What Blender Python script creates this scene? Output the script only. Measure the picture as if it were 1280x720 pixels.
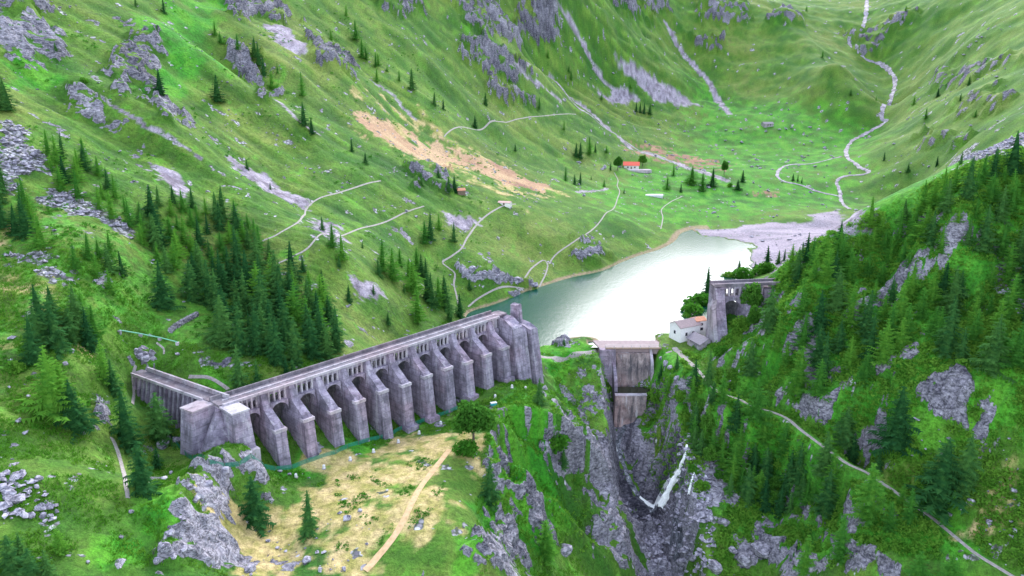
import bpy, bmesh, math, random
import numpy as np
from mathutils import Vector, Matrix

for o in list(bpy.data.objects):
    bpy.data.objects.remove(o)
scene = bpy.context.scene
COL = scene.collection
R = math.radians
random.seed(7)
RNG = np.random.default_rng(11)

# ------------------------------------------------------------------ camera
CAM_H, PITCH, FPX = 105.0, 16.0, 985.0          # drone 105 m above the lake
cam_d = bpy.data.cameras.new('camera')
cam = bpy.data.objects.new('camera', cam_d)
COL.objects.link(cam)
cam.location = (0, 0, CAM_H)
cam.rotation_euler = (R(90 - PITCH), 0, 0)
cam_d.sensor_width = 36.0
cam_d.lens = 36.0 * FPX / 1280.0
cam_d.clip_end = 9000.0
scene.camera = cam

# ------------------------------------------------------------------ light
SUN_EL, SUN_AZ = 33.0, 11.0                     # azimuth: compass from +Y, clockwise
world = bpy.data.worlds.new('World')
scene.world = world
world.use_nodes = True
wn, wl = world.node_tree.nodes, world.node_tree.links
wn.clear()
w_out = wn.new('ShaderNodeOutputWorld')
w_bg = wn.new('ShaderNodeBackground')
w_sky = wn.new('ShaderNodeTexSky')
w_sky.sky_type = 'NISHITA'
w_sky.sun_disc = False
w_sky.sun_elevation = R(SUN_EL)
w_sky.sun_rotation = R(SUN_AZ)
w_sky.altitude = 1500
w_sky.air_density = 1.0
w_sky.dust_density = 3.0
w_hsv = wn.new('ShaderNodeHueSaturation')        # thin high cloud: a paler, brighter sky
w_hsv.inputs['Saturation'].default_value = 0.5
w_hsv.inputs['Value'].default_value = 2.3
wl.new(w_sky.outputs[0], w_hsv.inputs['Color'])
wl.new(w_hsv.outputs[0], w_bg.inputs[0])
w_bg.inputs[1].default_value = 0.15
wl.new(w_bg.outputs[0], w_out.inputs[0])

sun_d = bpy.data.lights.new('sun', 'SUN')
sun_d.energy = 1.2
sun_d.angle = R(18)
sun_d.color = (1.0, 0.96, 0.9)
sun = bpy.data.objects.new('sun', sun_d)
COL.objects.link(sun)
sd = Vector((math.sin(R(SUN_AZ)) * math.cos(R(SUN_EL)), math.cos(R(SUN_AZ)) * math.cos(R(SUN_EL)), math.sin(R(SUN_EL))))
sun.rotation_euler = sd.to_track_quat('Z', 'Y').to_euler()
sun.location = (0, 0, 400)

scene.view_settings.view_transform = 'Standard'
scene.view_settings.look = 'None'
scene.view_settings.gamma = 1.0
scene.view_settings.use_curve_mapping = False
scene.view_settings.exposure = 1.2
scene.cycles.diffuse_bounces = 3
scene.cycles.max_bounces = 5

# ------------------------------------------------------------------ object helpers
def tag(o, label=None, cat=None, group=None, kind=None):
    if label: o['label'] = label
    if cat: o['category'] = cat
    if group: o['group'] = group
    if kind: o['kind'] = kind
    return o

def empty(name, loc=(0, 0, 0), rz=0.0):
    o = bpy.data.objects.new(name, None)
    o.empty_display_size = 0.5
    COL.objects.link(o)
    o.location = loc
    o.rotation_euler = (0, 0, rz)
    return o

def new_mesh(name, verts, faces, smooth=False):
    me = bpy.data.meshes.new(name)
    me.from_pydata([tuple(v) for v in verts], [], [tuple(f) for f in faces])
    if smooth:
        me.polygons.foreach_set('use_smooth', [True] * len(me.polygons))
    me.update()
    return me

def np_mesh(name, V, F, smooth=False):
    """fast mesh from numpy arrays: V (n,3), F (m,3) or (m,4)"""
    me = bpy.data.meshes.new(name)
    V = np.ascontiguousarray(V, dtype=np.float32)
    F = np.ascontiguousarray(F, dtype=np.int32)
    k = F.shape[1]
    me.vertices.add(len(V)); me.vertices.foreach_set('co', V.ravel())
    me.loops.add(F.size); me.loops.foreach_set('vertex_index', F.ravel())
    me.polygons.add(len(F))
    me.polygons.foreach_set('loop_start', np.arange(0, F.size, k, dtype=np.int32))
    me.polygons.foreach_set('use_smooth', np.full(len(F), bool(smooth)))
    me.update(calc_edges=True)
    return me

def mobj(name, me, mat=None, parent=None):
    o = bpy.data.objects.new(name, me)
    COL.objects.link(o)
    if mat is not None and len(me.materials) == 0:
        me.materials.append(mat)
    if parent is not None:
        o.parent = parent
    return o

class MB:
    """collects quads, boxes, prisms; build() links them as one mesh object"""
    def __init__(s): s.v = []; s.f = []
    def add(s, vs, fs):
        b = len(s.v); s.v += [tuple(p) for p in vs]; s.f += [tuple(i + b for i in f) for f in fs]
        return s
    def box(s, x0, x1, y0, y1, z0, z1):
        return s.add([(x0,y0,z0),(x1,y0,z0),(x1,y1,z0),(x0,y1,z0),(x0,y0,z1),(x1,y0,z1),(x1,y1,z1),(x0,y1,z1)],
                     [(3,2,1,0),(4,5,6,7),(0,1,5,4),(1,2,6,5),(2,3,7,6),(3,0,4,7)])
    def loft(s, rings, cap=True):
        n = len(rings[0]); vs = [p for r in rings for p in r]; fs = []
        for i in range(len(rings) - 1):
            for j in range(n):
                a, b = i * n + j, i * n + (j + 1) % n
                fs.append((a, b, b + n, a + n))
        if cap:
            fs.append(tuple(range(n - 1, -1, -1))); fs.append(tuple(range((len(rings) - 1) * n, len(rings) * n)))
        return s.add(vs, fs)
    def prism_x(s, poly, x0, x1):           # poly in (y,z), extruded along x
        n = len(poly)
        vs = [(x0, p[0], p[1]) for p in poly] + [(x1, p[0], p[1]) for p in poly]
        fs = [tuple(range(n - 1, -1, -1)), tuple(range(n, 2 * n))]
        fs += [(i, (i + 1) % n, (i + 1) % n + n, i + n) for i in range(n)]
        return s.add(vs, fs)
    def prism_z(s, poly, z0, z1):
        n = len(poly)
        vs = [(p[0], p[1], z0) for p in poly] + [(p[0], p[1], z1) for p in poly]
        fs = [tuple(range(n - 1, -1, -1)), tuple(range(n, 2 * n))]
        fs += [(i, (i + 1) % n, (i + 1) % n + n, i + n) for i in range(n)]
        return s.add(vs, fs)
    def tube(s, a, b, r0, r1=None, n=8):
        r1 = r0 if r1 is None else r1
        a, b = Vector(a), Vector(b); d = (b - a).normalized()
        u = d.orthogonal().normalized(); w = d.cross(u)
        ring = lambda c, r: [tuple(c + (u * math.cos(2*math.pi*k/n) + w * math.sin(2*math.pi*k/n)) * r) for k in range(n)]
        return s.loft([ring(a, r0), ring(b, r1)])
    def arch_head(s, x0, x1, zs, zt, y0, y1, n=10, rise=None):
        """block between an arch (springing at zs over x0..x1) and a flat top zt, y0..y1 thick"""
        cx, r = (x0 + x1) / 2, (x1 - x0) / 2
        h = r if rise is None else rise
        lo = [(cx - r * math.cos(math.pi * k / n), zs + h * math.sin(math.pi * k / n)) for k in range(n + 1)]
        vs = []
        for y in (y0, y1):
            vs += [(p[0], y, p[1]) for p in lo] + [(p[0], y, zt) for p in lo]
        m = n + 1; fs = []
        for k in range(n):
            fs.append((k, k + 1, m + k + 1, m + k))                       # front
            fs.append((2*m + k + 1, 2*m + k, 3*m + k, 3*m + k + 1))       # back
            fs.append((k + 1, k, 2*m + k, 2*m + k + 1))                   # soffit
            fs.append((m + k, m + k + 1, 3*m + k + 1, 3*m + k))           # top
        fs.append((0, m, 3*m, 2*m)); fs.append((n, 2*m + n, 3*m + n, m + n))
        return s.add(vs, fs)
    def build(s, name, mat, parent=None, smooth=False, fix=True):
        me = new_mesh(name, s.v, s.f, smooth)
        if fix:
            bm = bmesh.new(); bm.from_mesh(me)
            bmesh.ops.recalc_face_normals(bm, faces=bm.faces)
            bm.to_mesh(me); bm.free()
        return mobj(name, me, mat, parent)

# ------------------------------------------------------------------ numpy noise
_perm = np.random.default_rng(3).permutation(256).astype(np.int32)
_perm = np.concatenate([_perm, _perm, _perm])
_g2 = np.array([(math.cos(a), math.sin(a)) for a in np.linspace(0, 2*math.pi, 16, endpoint=False)], dtype=np.float32)
def perlin(x, y, seed=0):
    x = np.asarray(x, dtype=np.float64) + seed * 17.31; y = np.asarray(y, dtype=np.float64) - seed * 9.17
    xi, yi = np.floor(x).astype(np.int64), np.floor(y).astype(np.int64)
    fx, fy = (x - xi), (y - yi)
    xi &= 255; yi &= 255
    u = fx*fx*fx*(fx*(fx*6-15)+10); v = fy*fy*fy*(fy*(fy*6-15)+10)
    def g(ix, iy, dx, dy):
        h = _perm[_perm[ix] + iy] & 15
        return _g2[h, 0] * dx + _g2[h, 1] * dy
    a = g(xi, yi, fx, fy); b = g((xi+1) & 255, yi, fx-1, fy)
    c = g(xi, (yi+1) & 255, fx, fy-1); d = g((xi+1) & 255, (yi+1) & 255, fx-1, fy-1)
    return (a + u*(b-a)) + v*((c + u*(d-c)) - (a + u*(b-a)))
def fbm(x, y, scale, octs=4, seed=0, gain=0.5):
    t = 0; a = 1.0; f = 1.0 / scale
    for i in range(octs):
        t = t + a * perlin(x * f, y * f, seed + i); a *= gain; f *= 2.03
    return t
def ridged(x, y, scale, octs=4, seed=0):
    t = 0; a = 1.0; f = 1.0 / scale
    for i in range(octs):
        t = t + a * (1 - 2.2*np.abs(perlin(x * f, y * f, seed + i))); a *= 0.5; f *= 2.07
    return t

# ------------------------------------------------------------------ survey: sight lines from the drone onto the land
CP, SP = math.cos(R(PITCH)), math.sin(R(PITCH))
def slope_T(v):                                   # drop per metre of northing along sight line v
    return math.tan(R(PITCH) + math.atan((v - 360.0) / FPX))
def from_Y(u, v, Y):
    z = CAM_H - Y * slope_T(v)
    d = Y * CP + (CAM_H - z) * SP
    return ((u - 640.0) / FPX * d, Y, z)
def from_z(u, v, z):
    return from_Y(u, v, (CAM_H - z) / slope_T(v))
# ------------------------------------------------------------------ terrain: surveyed heights
SZ = [  # (u, v, z): sight line and height above the lake
 # lake shore
 (585,392,0),(640,371,0),(700,351,0),(760,336,0),(800,319,0),(850,293,0),(866,287,0),(700,428,0.3),(740,431,0.3),(826,430,0.3),
 # mud flat and valley floor
 (940,284,.9),(1010,280,1.2),(1045,276,1.5),(1060,262,2.2),(1085,272,2),(1000,245,4),(940,250,3.5),(870,250,5),(800,240,10),
 (788,212,15),(880,225,11),(960,215,14),(1030,215,13),(1080,215,15),(960,238,7),(1060,185,22),(1100,160,38),(1115,130,58),(960,155,40),
 (1150,200,30),(1200,190,42),(1020,170,30),(1140,240,16),
 # left bank between lake and mountain
 (545,332,16),(570,360,8),(620,345,9),(640,346,6),(720,300,12),(770,270,14),(630,255,30),(700,250,21),(690,330,5),
 (560,395,5),(430,430,20),(350,462,23),(320,440,25),(400,380,28),(400,300,42),(470,300,32),(480,350,24),(500,400,14),
 (560,215,45),(530,190,53),(680,230,27),(620,180,45),(700,200,28),(740,150,50),(860,130,58),(470,230,48),(220,440,27),(190,440,27),(130,470,29),(170,500,19),(200,545,14),(220,560,12.5),(160,560,17),(140,520,22),(180,590,13.5),
 # below the dam
 (345,585,7),(470,545,3.5),(560,520,3),(480,580,4.5),(400,650,4),(500,600,4.5),(560,580,4.5),(330,700,3),(400,720,2),(500,720,0),(590,640,2),(600,720,-2),
 (310,640,6),(650,485,7),(620,500,6),(680,510,4),(690,480,3),(610,560,5),(665,470,4),
 (700,450,2),(740,470,-1),(730,500,-4),(757,500,-13),(745,560,-12),(700,570,-3),(720,600,-12),(680,640,-14),(660,600,-4),
 (705,690,-24),(640,700,-13),(620,690,-4),(760,620,-22),(770,680,-35),(740,720,-36),(800,700,-48),(810,650,-42),
 (785,595,-35),(773,560,-30),(772,535,-26),(785,520,-21),
 # right of the gorge
 (800,560,-24),(800,540,-18),(840,500,-6),(820,520,-12),(815,480,-5),(860,540,-10),(860,570,-20),(825,635,-44),(880,600,-24),(900,560,-12),(900,620,-26),
 (850,720,-52),(900,700,-38),(960,700,-34),(960,640,-24),(1000,580,-8),(1040,640,-16),(1080,700,-20),(1150,710,-17),
 (856,448,1),(868,458,.5),(884,476,-.5),(842,468,-2.5),(852,482,-4),(850,437,1),(900,490,-1),(960,515,-3),(1050,575,-6),(1120,620,-9),(1200,680,-12),(1270,718,-14),
 # right hill
 (960,400,14),(1000,350,32),(1100,350,32),(1200,350,38),(1280,350,40),(1200,270,57),(1280,270,57),(1200,450,22),(1280,450,26),
 (1100,450,17),(1000,450,10),(1280,550,9),(1200,550,5),(1120,550,1),(1280,640,-4),(955,352,24.5),(900,440,4),(930,390,15),
 (850,426,2),(875,432,2),(1280,200,73),
]
SY = [  # (u, v, northing in metres)
 (1120,100,1010),(1100,75,1080),(1075,40,1180),(1085,0,1330),(1040,90,960),(1000,60,1080),(960,120,975),(960,0,1230),
 (860,0,1180),(850,60,1080),(760,100,930),(700,110,850),(640,0,900),(640,60,800),(600,110,680),(540,130,560),(500,60,620),(520,0,720),
 (400,150,420),(400,70,490),(400,0,600),(300,230,325),(300,150,380),(300,70,450),(300,0,530),(200,250,275),(200,150,330),(200,60,395),(200,0,450),
 (100,300,225),(100,200,280),(100,100,335),(100,0,400),(0,400,188),(0,300,222),(0,200,257),(0,100,310),(0,0,368),
 (100,400,198),(200,380,225),(280,350,255),(0,500,160),(0,600,136),(0,720,116),(100,500,170),(100,600,143),(100,720,121),
 (160,600,150),(200,650,142),(200,720,128),(240,640,147),(290,590,165),
 (1100,257,286),(1200,207,283),(1280,178,285),(1150,231,286),(1040,290,288),
 (1280,0,940),(1280,60,760),(1280,100,650),(1280,140,560),(1200,60,900),(1200,120,740),(1180,0,1120),
]
SW = [  # points the drone does not see
 (60,330,-3),(75,322,-2),(70,352,-4),(88,362,-3),(82,312,-1),(98,345,-2),(120,425,-3),(92,300,9),(112,312,20),(70,300,-.8),(140,405,1),
 (230,520,1.6),(180,515,1.2),(260,560,2.5),(150,495,1.0),(300,600,5),(215,560,2.5),(170,545,2.5),(260,520,4),(230,490,3),(45,290,-3),
 (40,340,-6),(60,400,-6),(110,450,-4),(20,310,-5),(150,440,-.5),(50,300,-2.5),(-22,292,0),(-40,262,8),
 (150,360,22),(190,400,35),(230,440,30),(280,500,30),(200,520,3),(250,330,95),(300,480,50),(330,560,60),
 (450,540,130),(650,700,200),(700,940,250),(850,1300,320),(300,180,110),(260,100,95),(200,60,60),
 (0,60,-30),(-60,60,0),(60,140,-62),(70,80,-80),(70,20,-90),(20,110,-25),(110,60,-45),(110,120,-30),
 (-110,60,18),(-160,100,42),(-250,150,110),(-350,300,200),(-500,500,340),(-420,120,230),(-300,600,270),(-120,900,300),
 (0,1010,350),(-60,950,370),(60,1140,300),(30,1300,380),(210,1390,240),(400,1560,260),(650,1560,270),(900,1560,380),(-300,1300,420),(-500,900,480),(900,60,400),(900,700,340),(-500,60,260),
 (-100,196,18.5),(-88,188,15.5),(-76,177,13),
]
P = [from_z(*p) for p in SZ] + [from_Y(*p) for p in SY] + [tuple(map(float, p)) for p in SW]
P = np.array(P)
def rbf_fit(P, c=9.0, lam=0.15):
    n = len(P); xy = P[:, :2]
    D = np.sqrt(((xy[:, None] - xy[None]) ** 2).sum(-1) + c * c)
    A = np.zeros((n + 3, n + 3)); A[:n, :n] = -D + lam * np.eye(n) * -1 * 0
    A[:n, :n] -= -lam * np.eye(n)
    A[:n, n] = 1; A[:n, n+1:] = xy / 100; A[n, :n] = 1; A[n+1:, :n] = xy.T / 100
    w = np.linalg.solve(A, np.concatenate([P[:, 2], np.zeros(3)]))
    return xy, w, c
RB = rbf_fit(P)
def rbf(x, y):
    xy, w, c = RB; n = len(xy)
    sh = x.shape; x = x.ravel(); y = y.ravel(); out = np.empty(len(x))
    for i in range(0, len(x), 40000):
        xs, ys = x[i:i+40000].astype(np.float32), y[i:i+40000].astype(np.float32)
        D = np.sqrt((xs[:, None] - xy[None, :, 0].astype(np.float32))**2 + (ys[:, None] - xy[None, :, 1].astype(np.float32))**2 + np.float32(c*c))
        out[i:i+40000] = -(D @ w[:n].astype(np.float32)) + w[n] + (xs * w[n+1] + ys * w[n+2]) / 100
    return out.reshape(sh)

def axis(a, b, lo, hi, fine, grow, mx):
    """coordinates from a to b: `fine` spacing within lo..hi, growing outwards up to mx"""
    mid = list(np.arange(lo, hi, fine)); s = fine; t = mid[-1]
    while t < b:
        s = min(mx, s * grow); t += s; mid.append(t)
    s = fine; t = lo; pre = []
    while t > a:
        s = min(mx, s * grow); t -= s; pre.append(t)
    return np.array(pre[::-1] + mid)
GX = axis(-480, 900, -150, 150, 0.72, 1.016, 4.6)
GY = axis(40, 1540, 118, 300, 0.72, 1.010, 4.5)
XX, YY = np.meshgrid(GX, GY)
ZZ = rbf(XX, YY)

def zat(x, y, Z=None):
    """height of the land at x, y (arrays or numbers)"""
    Z = ZZ if Z is None else Z
    x = np.clip(np.asarray(x, float), GX[0], GX[-1] - 1e-6); y = np.clip(np.asarray(y, float), GY[0], GY[-1] - 1e-6)
    i = np.clip(np.searchsorted(GX, x, side='right') - 1, 0, len(GX) - 2); j = np.clip(np.searchsorted(GY, y, side='right') - 1, 0, len(GY) - 2)
    fx = (x - GX[i]) / (GX[i+1] - GX[i]); fy = (y - GY[j]) / (GY[j+1] - GY[j])
    return (Z[j, i]*(1-fx) + Z[j, i+1]*fx)*(1-fy) + (Z[j+1, i]*(1-fx) + Z[j+1, i+1]*fx)*fy
_steps = np.concatenate([np.arange(60, 340, 0.4), np.arange(340, 1540, 1.2)])
def G(u, v, Z=None):
    """where the sight line u, v first meets the land"""
    T = slope_T(v); z = CAM_H - _steps * T
    x = (u - 640.0) / FPX * (_steps * CP + (CAM_H - z) * SP)
    below = z < zat(x, _steps, Z)
    k = int(np.argmax(below))
    if not below[k]: k = len(_steps) - 1
    return (float(x[k]), float(_steps[k]), float(zat(x[k], _steps[k], Z)))
def mpp(p):                                       # metres per photograph pixel at a point
    return (p[1] * CP + (CAM_H - p[2]) * SP) / FPX
def GL(pts): return [G(*p) for p in pts]

def seg_dist(x, y, line, closed=False):
    """distance of points to a polyline in plan, and the parameter along it"""
    best = np.full(x.shape, 1e9); L = [np.array(p[:2]) for p in line]
    if closed: L = L + [L[0]]
    tt = np.zeros(x.shape)
    for k in range(len(L) - 1):
        a, b = L[k], L[k+1]; d = b - a; l2 = max(1e-9, d @ d)
        t = np.clip(((x - a[0]) * d[0] + (y - a[1]) * d[1]) / l2, 0, 1)
        q = np.hypot(x - a[0] - t * d[0], y - a[1] - t * d[1])
        m = q < best; best = np.where(m, q, best); tt = np.where(m, k + t, tt)
    return best, tt / max(1, len(L) - 1)
def inside(x, y, poly):
    r = np.zeros(x.shape, bool); n = len(poly); j = n - 1
    for i in range(n):
        xi, yi, xj, yj = poly[i][0], poly[i][1], poly[j][0], poly[j][1]
        if yi != yj:
            c = ((yi > y) != (yj > y)) & (x < (xj - xi) * (y - yi) / (yj - yi) + xi); r ^= c
        j = i
    return r
def sub(line, pad):
    xs = [p[0] for p in line]; ys = [p[1] for p in line]
    i0, i1 = np.searchsorted(GX, [min(xs) - pad, max(xs) + pad]); j0, j1 = np.searchsorted(GY, [min(ys) - pad, max(ys) + pad])
    return slice(max(0, j0-1), j1+1), slice(max(0, i0-1), i1+1)

# ---- ribs and gullies of the mountainside (crest lines), lowered or raised
FEAT = [  # (points, height in m, half width in m)
 ([(196,712),(216,672),(240,632),(268,600),(300,580),(318,572)], 4.2, 5.5), ([(250,720),(280,680),(306,634),(322,600)], -1.2, 6),
 ([(60,88),(110,110),(180,150),(245,195),(320,250),(380,262)], 4.5, 13), ([(95,90),(150,150),(230,210),(300,262)], -3.5, 10),
 ([(165,10),(225,65),(280,105),(350,150),(420,185)], 6, 16), ([(190,5),(250,50),(300,85),(360,130)], -5, 12),
 ([(255,5),(300,40),(345,80),(395,140)], 5, 14), ([(420,10),(470,90),(540,170),(560,200)], -5, 18), ([(460,20),(560,110),(640,170)], 6, 22),
 ([(560,20),(640,80),(720,130),(800,185)], 7, 24), ([(600,30),(690,95),(760,150),(830,195)], -7, 18),
 ([(690,5),(740,70),(800,130)], -6, 22), ([(720,0),(800,70),(870,120)], 7, 28), ([(835,20),(870,80),(910,140)], -7, 22),
 ([(930,0),(1000,50),(1060,110),(1090,150)], 9, 30), ([(1160,60),(1220,40),(1280,20)], 7, 30), ([(1130,110),(1200,90),(1280,65)], -6, 24),
 ([(1150,150),(1210,125),(1280,95)], 6, 18), ([(330,200),(380,260),(440,330)], -2.5, 9), ([(380,262),(430,330),(500,390)], 2.0, 10),
 ([(0,90),(60,100),(120,150),(180,230)], -3, 12), ([(1075,0),(1085,60),(1120,105),(1100,155),(1060,185)], -7, 22),
]
for pts, h, w in FEAT:
    L = GL(pts); s = sub(L, 3 * w)
    d, t = seg_dist(XX[s], YY[s], L)
    ZZ[s] += h * np.exp(-(d / w) ** 2) * np.clip(np.minimum(t, 1 - t) * 5, 0, 1)
# ---- the gorge the outflow has cut
GORGE = [from_z(*q) for q in [(785,520,-22),(776,540,-26),(773,560,-30),(779,580,-33),(786,600,-36),(800,622,-41),(826,645,-46),(846,668,-48),(842,695,-50),(848,722,-52),(850,760,-55)]]
d, t = seg_dist(XX, YY, GORGE)
zc = np.interp(t * (len(GORGE) - 1), range(len(GORGE)), [q[2] for q in GORGE])
gxi = np.interp(YY, [q[1] for q in GORGE][::-1], [q[0] for q in GORGE][::-1])
open_ = np.clip((240 - YY) / 15, 0, 1)
wall_s = np.where(XX < gxi, 1.25, 1.7 - .6 * open_) + .5 * fbm(XX, YY, 22, 3, 88)
ZZ = np.where(d < 60, np.minimum(ZZ, zc + np.maximum(0, d - 3.2 - 3.5 * open_ - 1.5 * fbm(XX, YY, 9, 2, 89)) * wall_s), ZZ)
# ---- open ground before the vault of the far stub
_r = from_z(893, 354, 25.0)
d = np.maximum(np.maximum(_r[0] + 2.5 - XX, XX - _r[0] - 21), np.maximum(_r[1] - 14 - YY, YY - _r[1] - 4))
ZZ = np.minimum(ZZ, 9.0 + np.maximum(0, d) * 1.1 + np.maximum(0, XX - _r[0] - 4) * .5)
BASE = ZZ.copy()

# ---- masks, each an area surveyed on the land
def blank(): return np.zeros_like(ZZ)
M = {k: blank() for k in ('rock', 'scree', 'soil', 'lush', 'bush', 'gravel', 'dry', 'calm')}
def paint(mask, poly, soft=3.0, val=1.0, rough=0.6, world=False, scale=9.0):
    L = poly if world else GL(poly)
    s = sub(L, soft * 3)
    d, _ = seg_dist(XX[s], YY[s], L, closed=True)
    ext = max(np.ptp([p[0] for p in L]), np.ptp([p[1] for p in L]))
    sdist = np.where(inside(XX[s], YY[s], L), d, -d) + soft * rough * 2 * fbm(XX[s], YY[s], scale, 3, 40) + .22 * min(ext, 90) * rough * fbm(XX[s], YY[s], max(6, ext * .3), 4, 44, .6)
    M[mask][s] = np.maximum(M[mask][s], val * np.clip(0.5 + sdist / (2 * soft), 0, 1))
def stroke(mask, pts, w, val=1.0, soft=None):
    L = GL(pts); soft = soft or w * .5
    s = sub(L, w * 3)
    d, _ = seg_dist(XX[s], YY[s], L)
    sd_ = w - d + w * .7 * fbm(XX[s], YY[s], w * 2.2, 3, 51)
    M[mask][s] = np.maximum(M[mask][s], val * np.clip(sd_ / soft, 0, 1))
ROCKS = [
 ([(-5,-10),(48,-10),(66,60),(62,76),(24,82),(-5,70)],3), ([(84,112),(112,120),(148,148),(120,156),(96,138)],2),
 ([(138,68),(170,62),(190,85),(178,92),(158,104),(140,108)],2), ([(176,98),(210,130),(232,145),(212,150),(188,138)],2), ([(160,45),(200,40),(205,62),(170,62)],2),
 ([(275,-5),(350,-5),(365,28),(330,22),(290,18)],3), ([(388,50),(420,62),(452,92),(430,90),(395,74)],3), ([(285,62),(320,72),(345,118),(330,122),(300,88)],2),
 ([(470,-8),(530,-8),(536,10),(480,12)],4), ([(555,-8),(690,-8),(700,20),(640,52),(590,40)],6), ([(582,48),(612,55),(660,88),(636,104),(600,98)],4),
 ([(610,110),(660,120),(670,135),(630,130)],3), ([(872,2),(932,4),(932,30),(880,26)],6), ([(965,16),(1000,18),(996,32),(968,28)],5), ([(760,-8),(830,-8),(820,20),(780,14)],6),
 ([(510,208),(545,206),(556,232),(520,236)],2.5), ([(868,50),(905,55),(900,66),(866,62)],4), ([(1060,40),(1090,40),(1110,60),(1075,66)],5),
 ([(1075,42),(1130,20),(1150,14),(1120,40),(1090,58)],5), ([(1170,100),(1250,75),(1280,72),(1230,95),(1180,112)],6), ([(1195,130),(1240,115),(1262,125),(1215,142)],5),
 ([(1155,168),(1200,172),(1195,185),(1160,182)],3),
 # rock ridge below the corner of the dam
 ([(182,712),(200,660),(232,622),(262,592),(290,574),(312,580),(306,604),(290,640),(274,684),(240,715),(205,722)],1.5),
 # knoll and gorge walls
 ([(700,474),(726,480),(748,520),(766,560),(790,615),(826,672),(824,712),(790,716),(756,690),(742,648),(724,606),(736,582),(716,540),(704,510)],2.5),
 ([(760,520),(780,518),(800,525),(812,560),(838,600),(858,640),(870,716),(815,722),(812,655),(780,600),(764,560)],2),
 ([(812,492),(850,486),(872,506),(868,548),(842,560),(812,545),(800,515)],2.5), ([(756,450),(770,452),(772,500),(764,530),(742,500)],2),
 ([(640,596),(668,612),(676,640),(652,668),(628,690),(616,716),(604,700),(628,650)],1.6), ([(676,560),(712,556),(722,576),(690,590)],1.6), ([(612,560),(628,590),(622,610),(608,590)],1.4),
 ([(884,640),(940,650),(990,690),(1002,722),(880,722),(862,690)],2.0), ([(1056,690),(1110,700),(1120,722),(1060,722)],2), ([(880,402),(905,412),(896,442),(884,440)],1.6),
 ([(946,398),(975,402),(966,420),(948,424)],1.6), ([(1050,404),(1090,370),(1116,350),(1130,332),(1136,340),(1110,372),(1074,408),(1056,412)],1.3),
 ([(1090,465),(1116,446),(1140,434),(1150,424),(1136,446),(1112,462)],1.3), ([(1150,485),(1176,470),(1198,464),(1210,490),(1204,528),(1176,514)],1.6), ([(1226,504),(1240,490),(1246,512),(1228,536)],1.3),
 ([(1080,560),(1098,548),(1104,558),(1086,568)],1.2), ([(578,335),(618,340),(660,352),(672,362),(626,362),(600,352),(575,345)],2.0), ([(712,300),(740,300),(762,318),(742,330),(716,322)],2.0),
 ([(684,434),(712,428),(742,434),(738,444),(700,447)],1.2), ([(160,450),(176,440),(190,452),(178,470),(164,466)],1.2), ([(120,520),(128,512),(136,536),(116,540)],1.0),
]
for poly, soft in ROCKS:
    near_ridge = poly[0] == (182,712)
    paint('rock', poly, soft, .62 if poly[0] in ((712,300), (578,335), (510,208)) else .72 if near_ridge else .82 if poly[0][1] < 200 else 1.0, rough=1.0)
SCREES = [
 ([(-5,150),(24,160),(58,205),(40,222),(0,250),(-5,250)],2.5), ([(60,232),(96,238),(130,262),(172,288),(166,296),(120,276),(80,262),(56,250)],2.0),
 ([(10,316),(50,318),(92,338),(84,350),(50,344),(20,330)],2.0), ([(1240,355),(1262,335),(1285,345),(1285,392),(1250,386)],1.6), ([(1180,205),(1230,190),(1285,170),(1285,185),(1220,205)],3),
]
for poly, soft in SCREES: paint('scree', poly, soft)
GRAVELS = [ # lavender stones and slate screes
 ([(330,28),(360,34),(384,64),(366,66),(340,50)],3), ([(195,208),(222,216),(240,240),(228,246),(205,226)],1.6), ([(288,200),(330,220),(385,252),(382,262),(340,244),(296,212)],2.0),
 ([(390,272),(412,280),(432,300),(420,304),(396,290)],2.0), ([(770,70),(820,95),(872,132),(840,130),(800,112)],6), ([(740,112),(780,110),(800,126),(760,128)],6),
 ([(866,287),(930,282),(1010,275),(1050,268),(1085,275),(1070,300),(1020,305),(940,310),(880,298)],3), ([(1000,268),(1050,262),(1085,276),(1040,286)],3),
 ([(440,350),(470,358),(482,372),(450,376)],2), ([(555,265),(600,275),(590,290),(560,282)],2),
 ([(812,672),(870,668),(880,722),(815,722)],2),
]
for poly, soft in GRAVELS: paint('gravel', poly, soft)
for pts, w in [([(700,10),(720,40),(745,90),(775,118)],5), ([(720,240),(760,235)],2), ([(832,30),(850,62),(885,100),(912,142)],5), ([(650,78),(690,100),(740,140),(790,185),(850,205),(905,225)],5.5),
               ([(590,50),(640,85),(700,125)],3), ([(452,90),(490,120),(520,150)],2), ([(320,110),(370,150),(400,170)],1.5), ([(110,112),(180,155),(250,196)],.9)]:
    stroke('gravel', pts, w)
paint('soil', [(455,152),(500,160),(548,184),(580,196),(560,212),(520,200),(480,178)], 5, rough=1.1)
paint('soil', [(575,196),(610,200),(686,232),(680,240),(640,232),(590,212)], 4)
paint('soil', [(780,180),(830,186),(905,205),(890,212),(830,200),(790,192)], 8, .6, rough=1.2)
paint('soil', [(945,238),(975,238),(970,246),(945,246)], 3, .6)
paint('dry', [(300,660),(345,610),(420,574),(520,536),(575,548),(598,572),(585,600),(570,640),(520,690),(470,722),(290,722)], 3, rough=.9)
paint('dry', [(440,120),(520,140),(600,190),(700,240),(640,250),(540,210),(460,170)], 9, .55)
paint('dry', [(1150,560),(1280,540),(1285,700),(1200,660)], 4, .45)
paint('dry', [(0,280),(60,300),(100,420),(0,460)], 4, .35)
paint('lush', [(170,20),(280,0),(270,60),(300,100),(230,110),(190,120),(200,70)], 6, .9)
paint('lush', [(10,70),(60,80),(90,100),(0,110)], 4, .8)
paint('lush', [(100,720),(170,650),(230,600),(200,700)], 5, .9)
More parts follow.
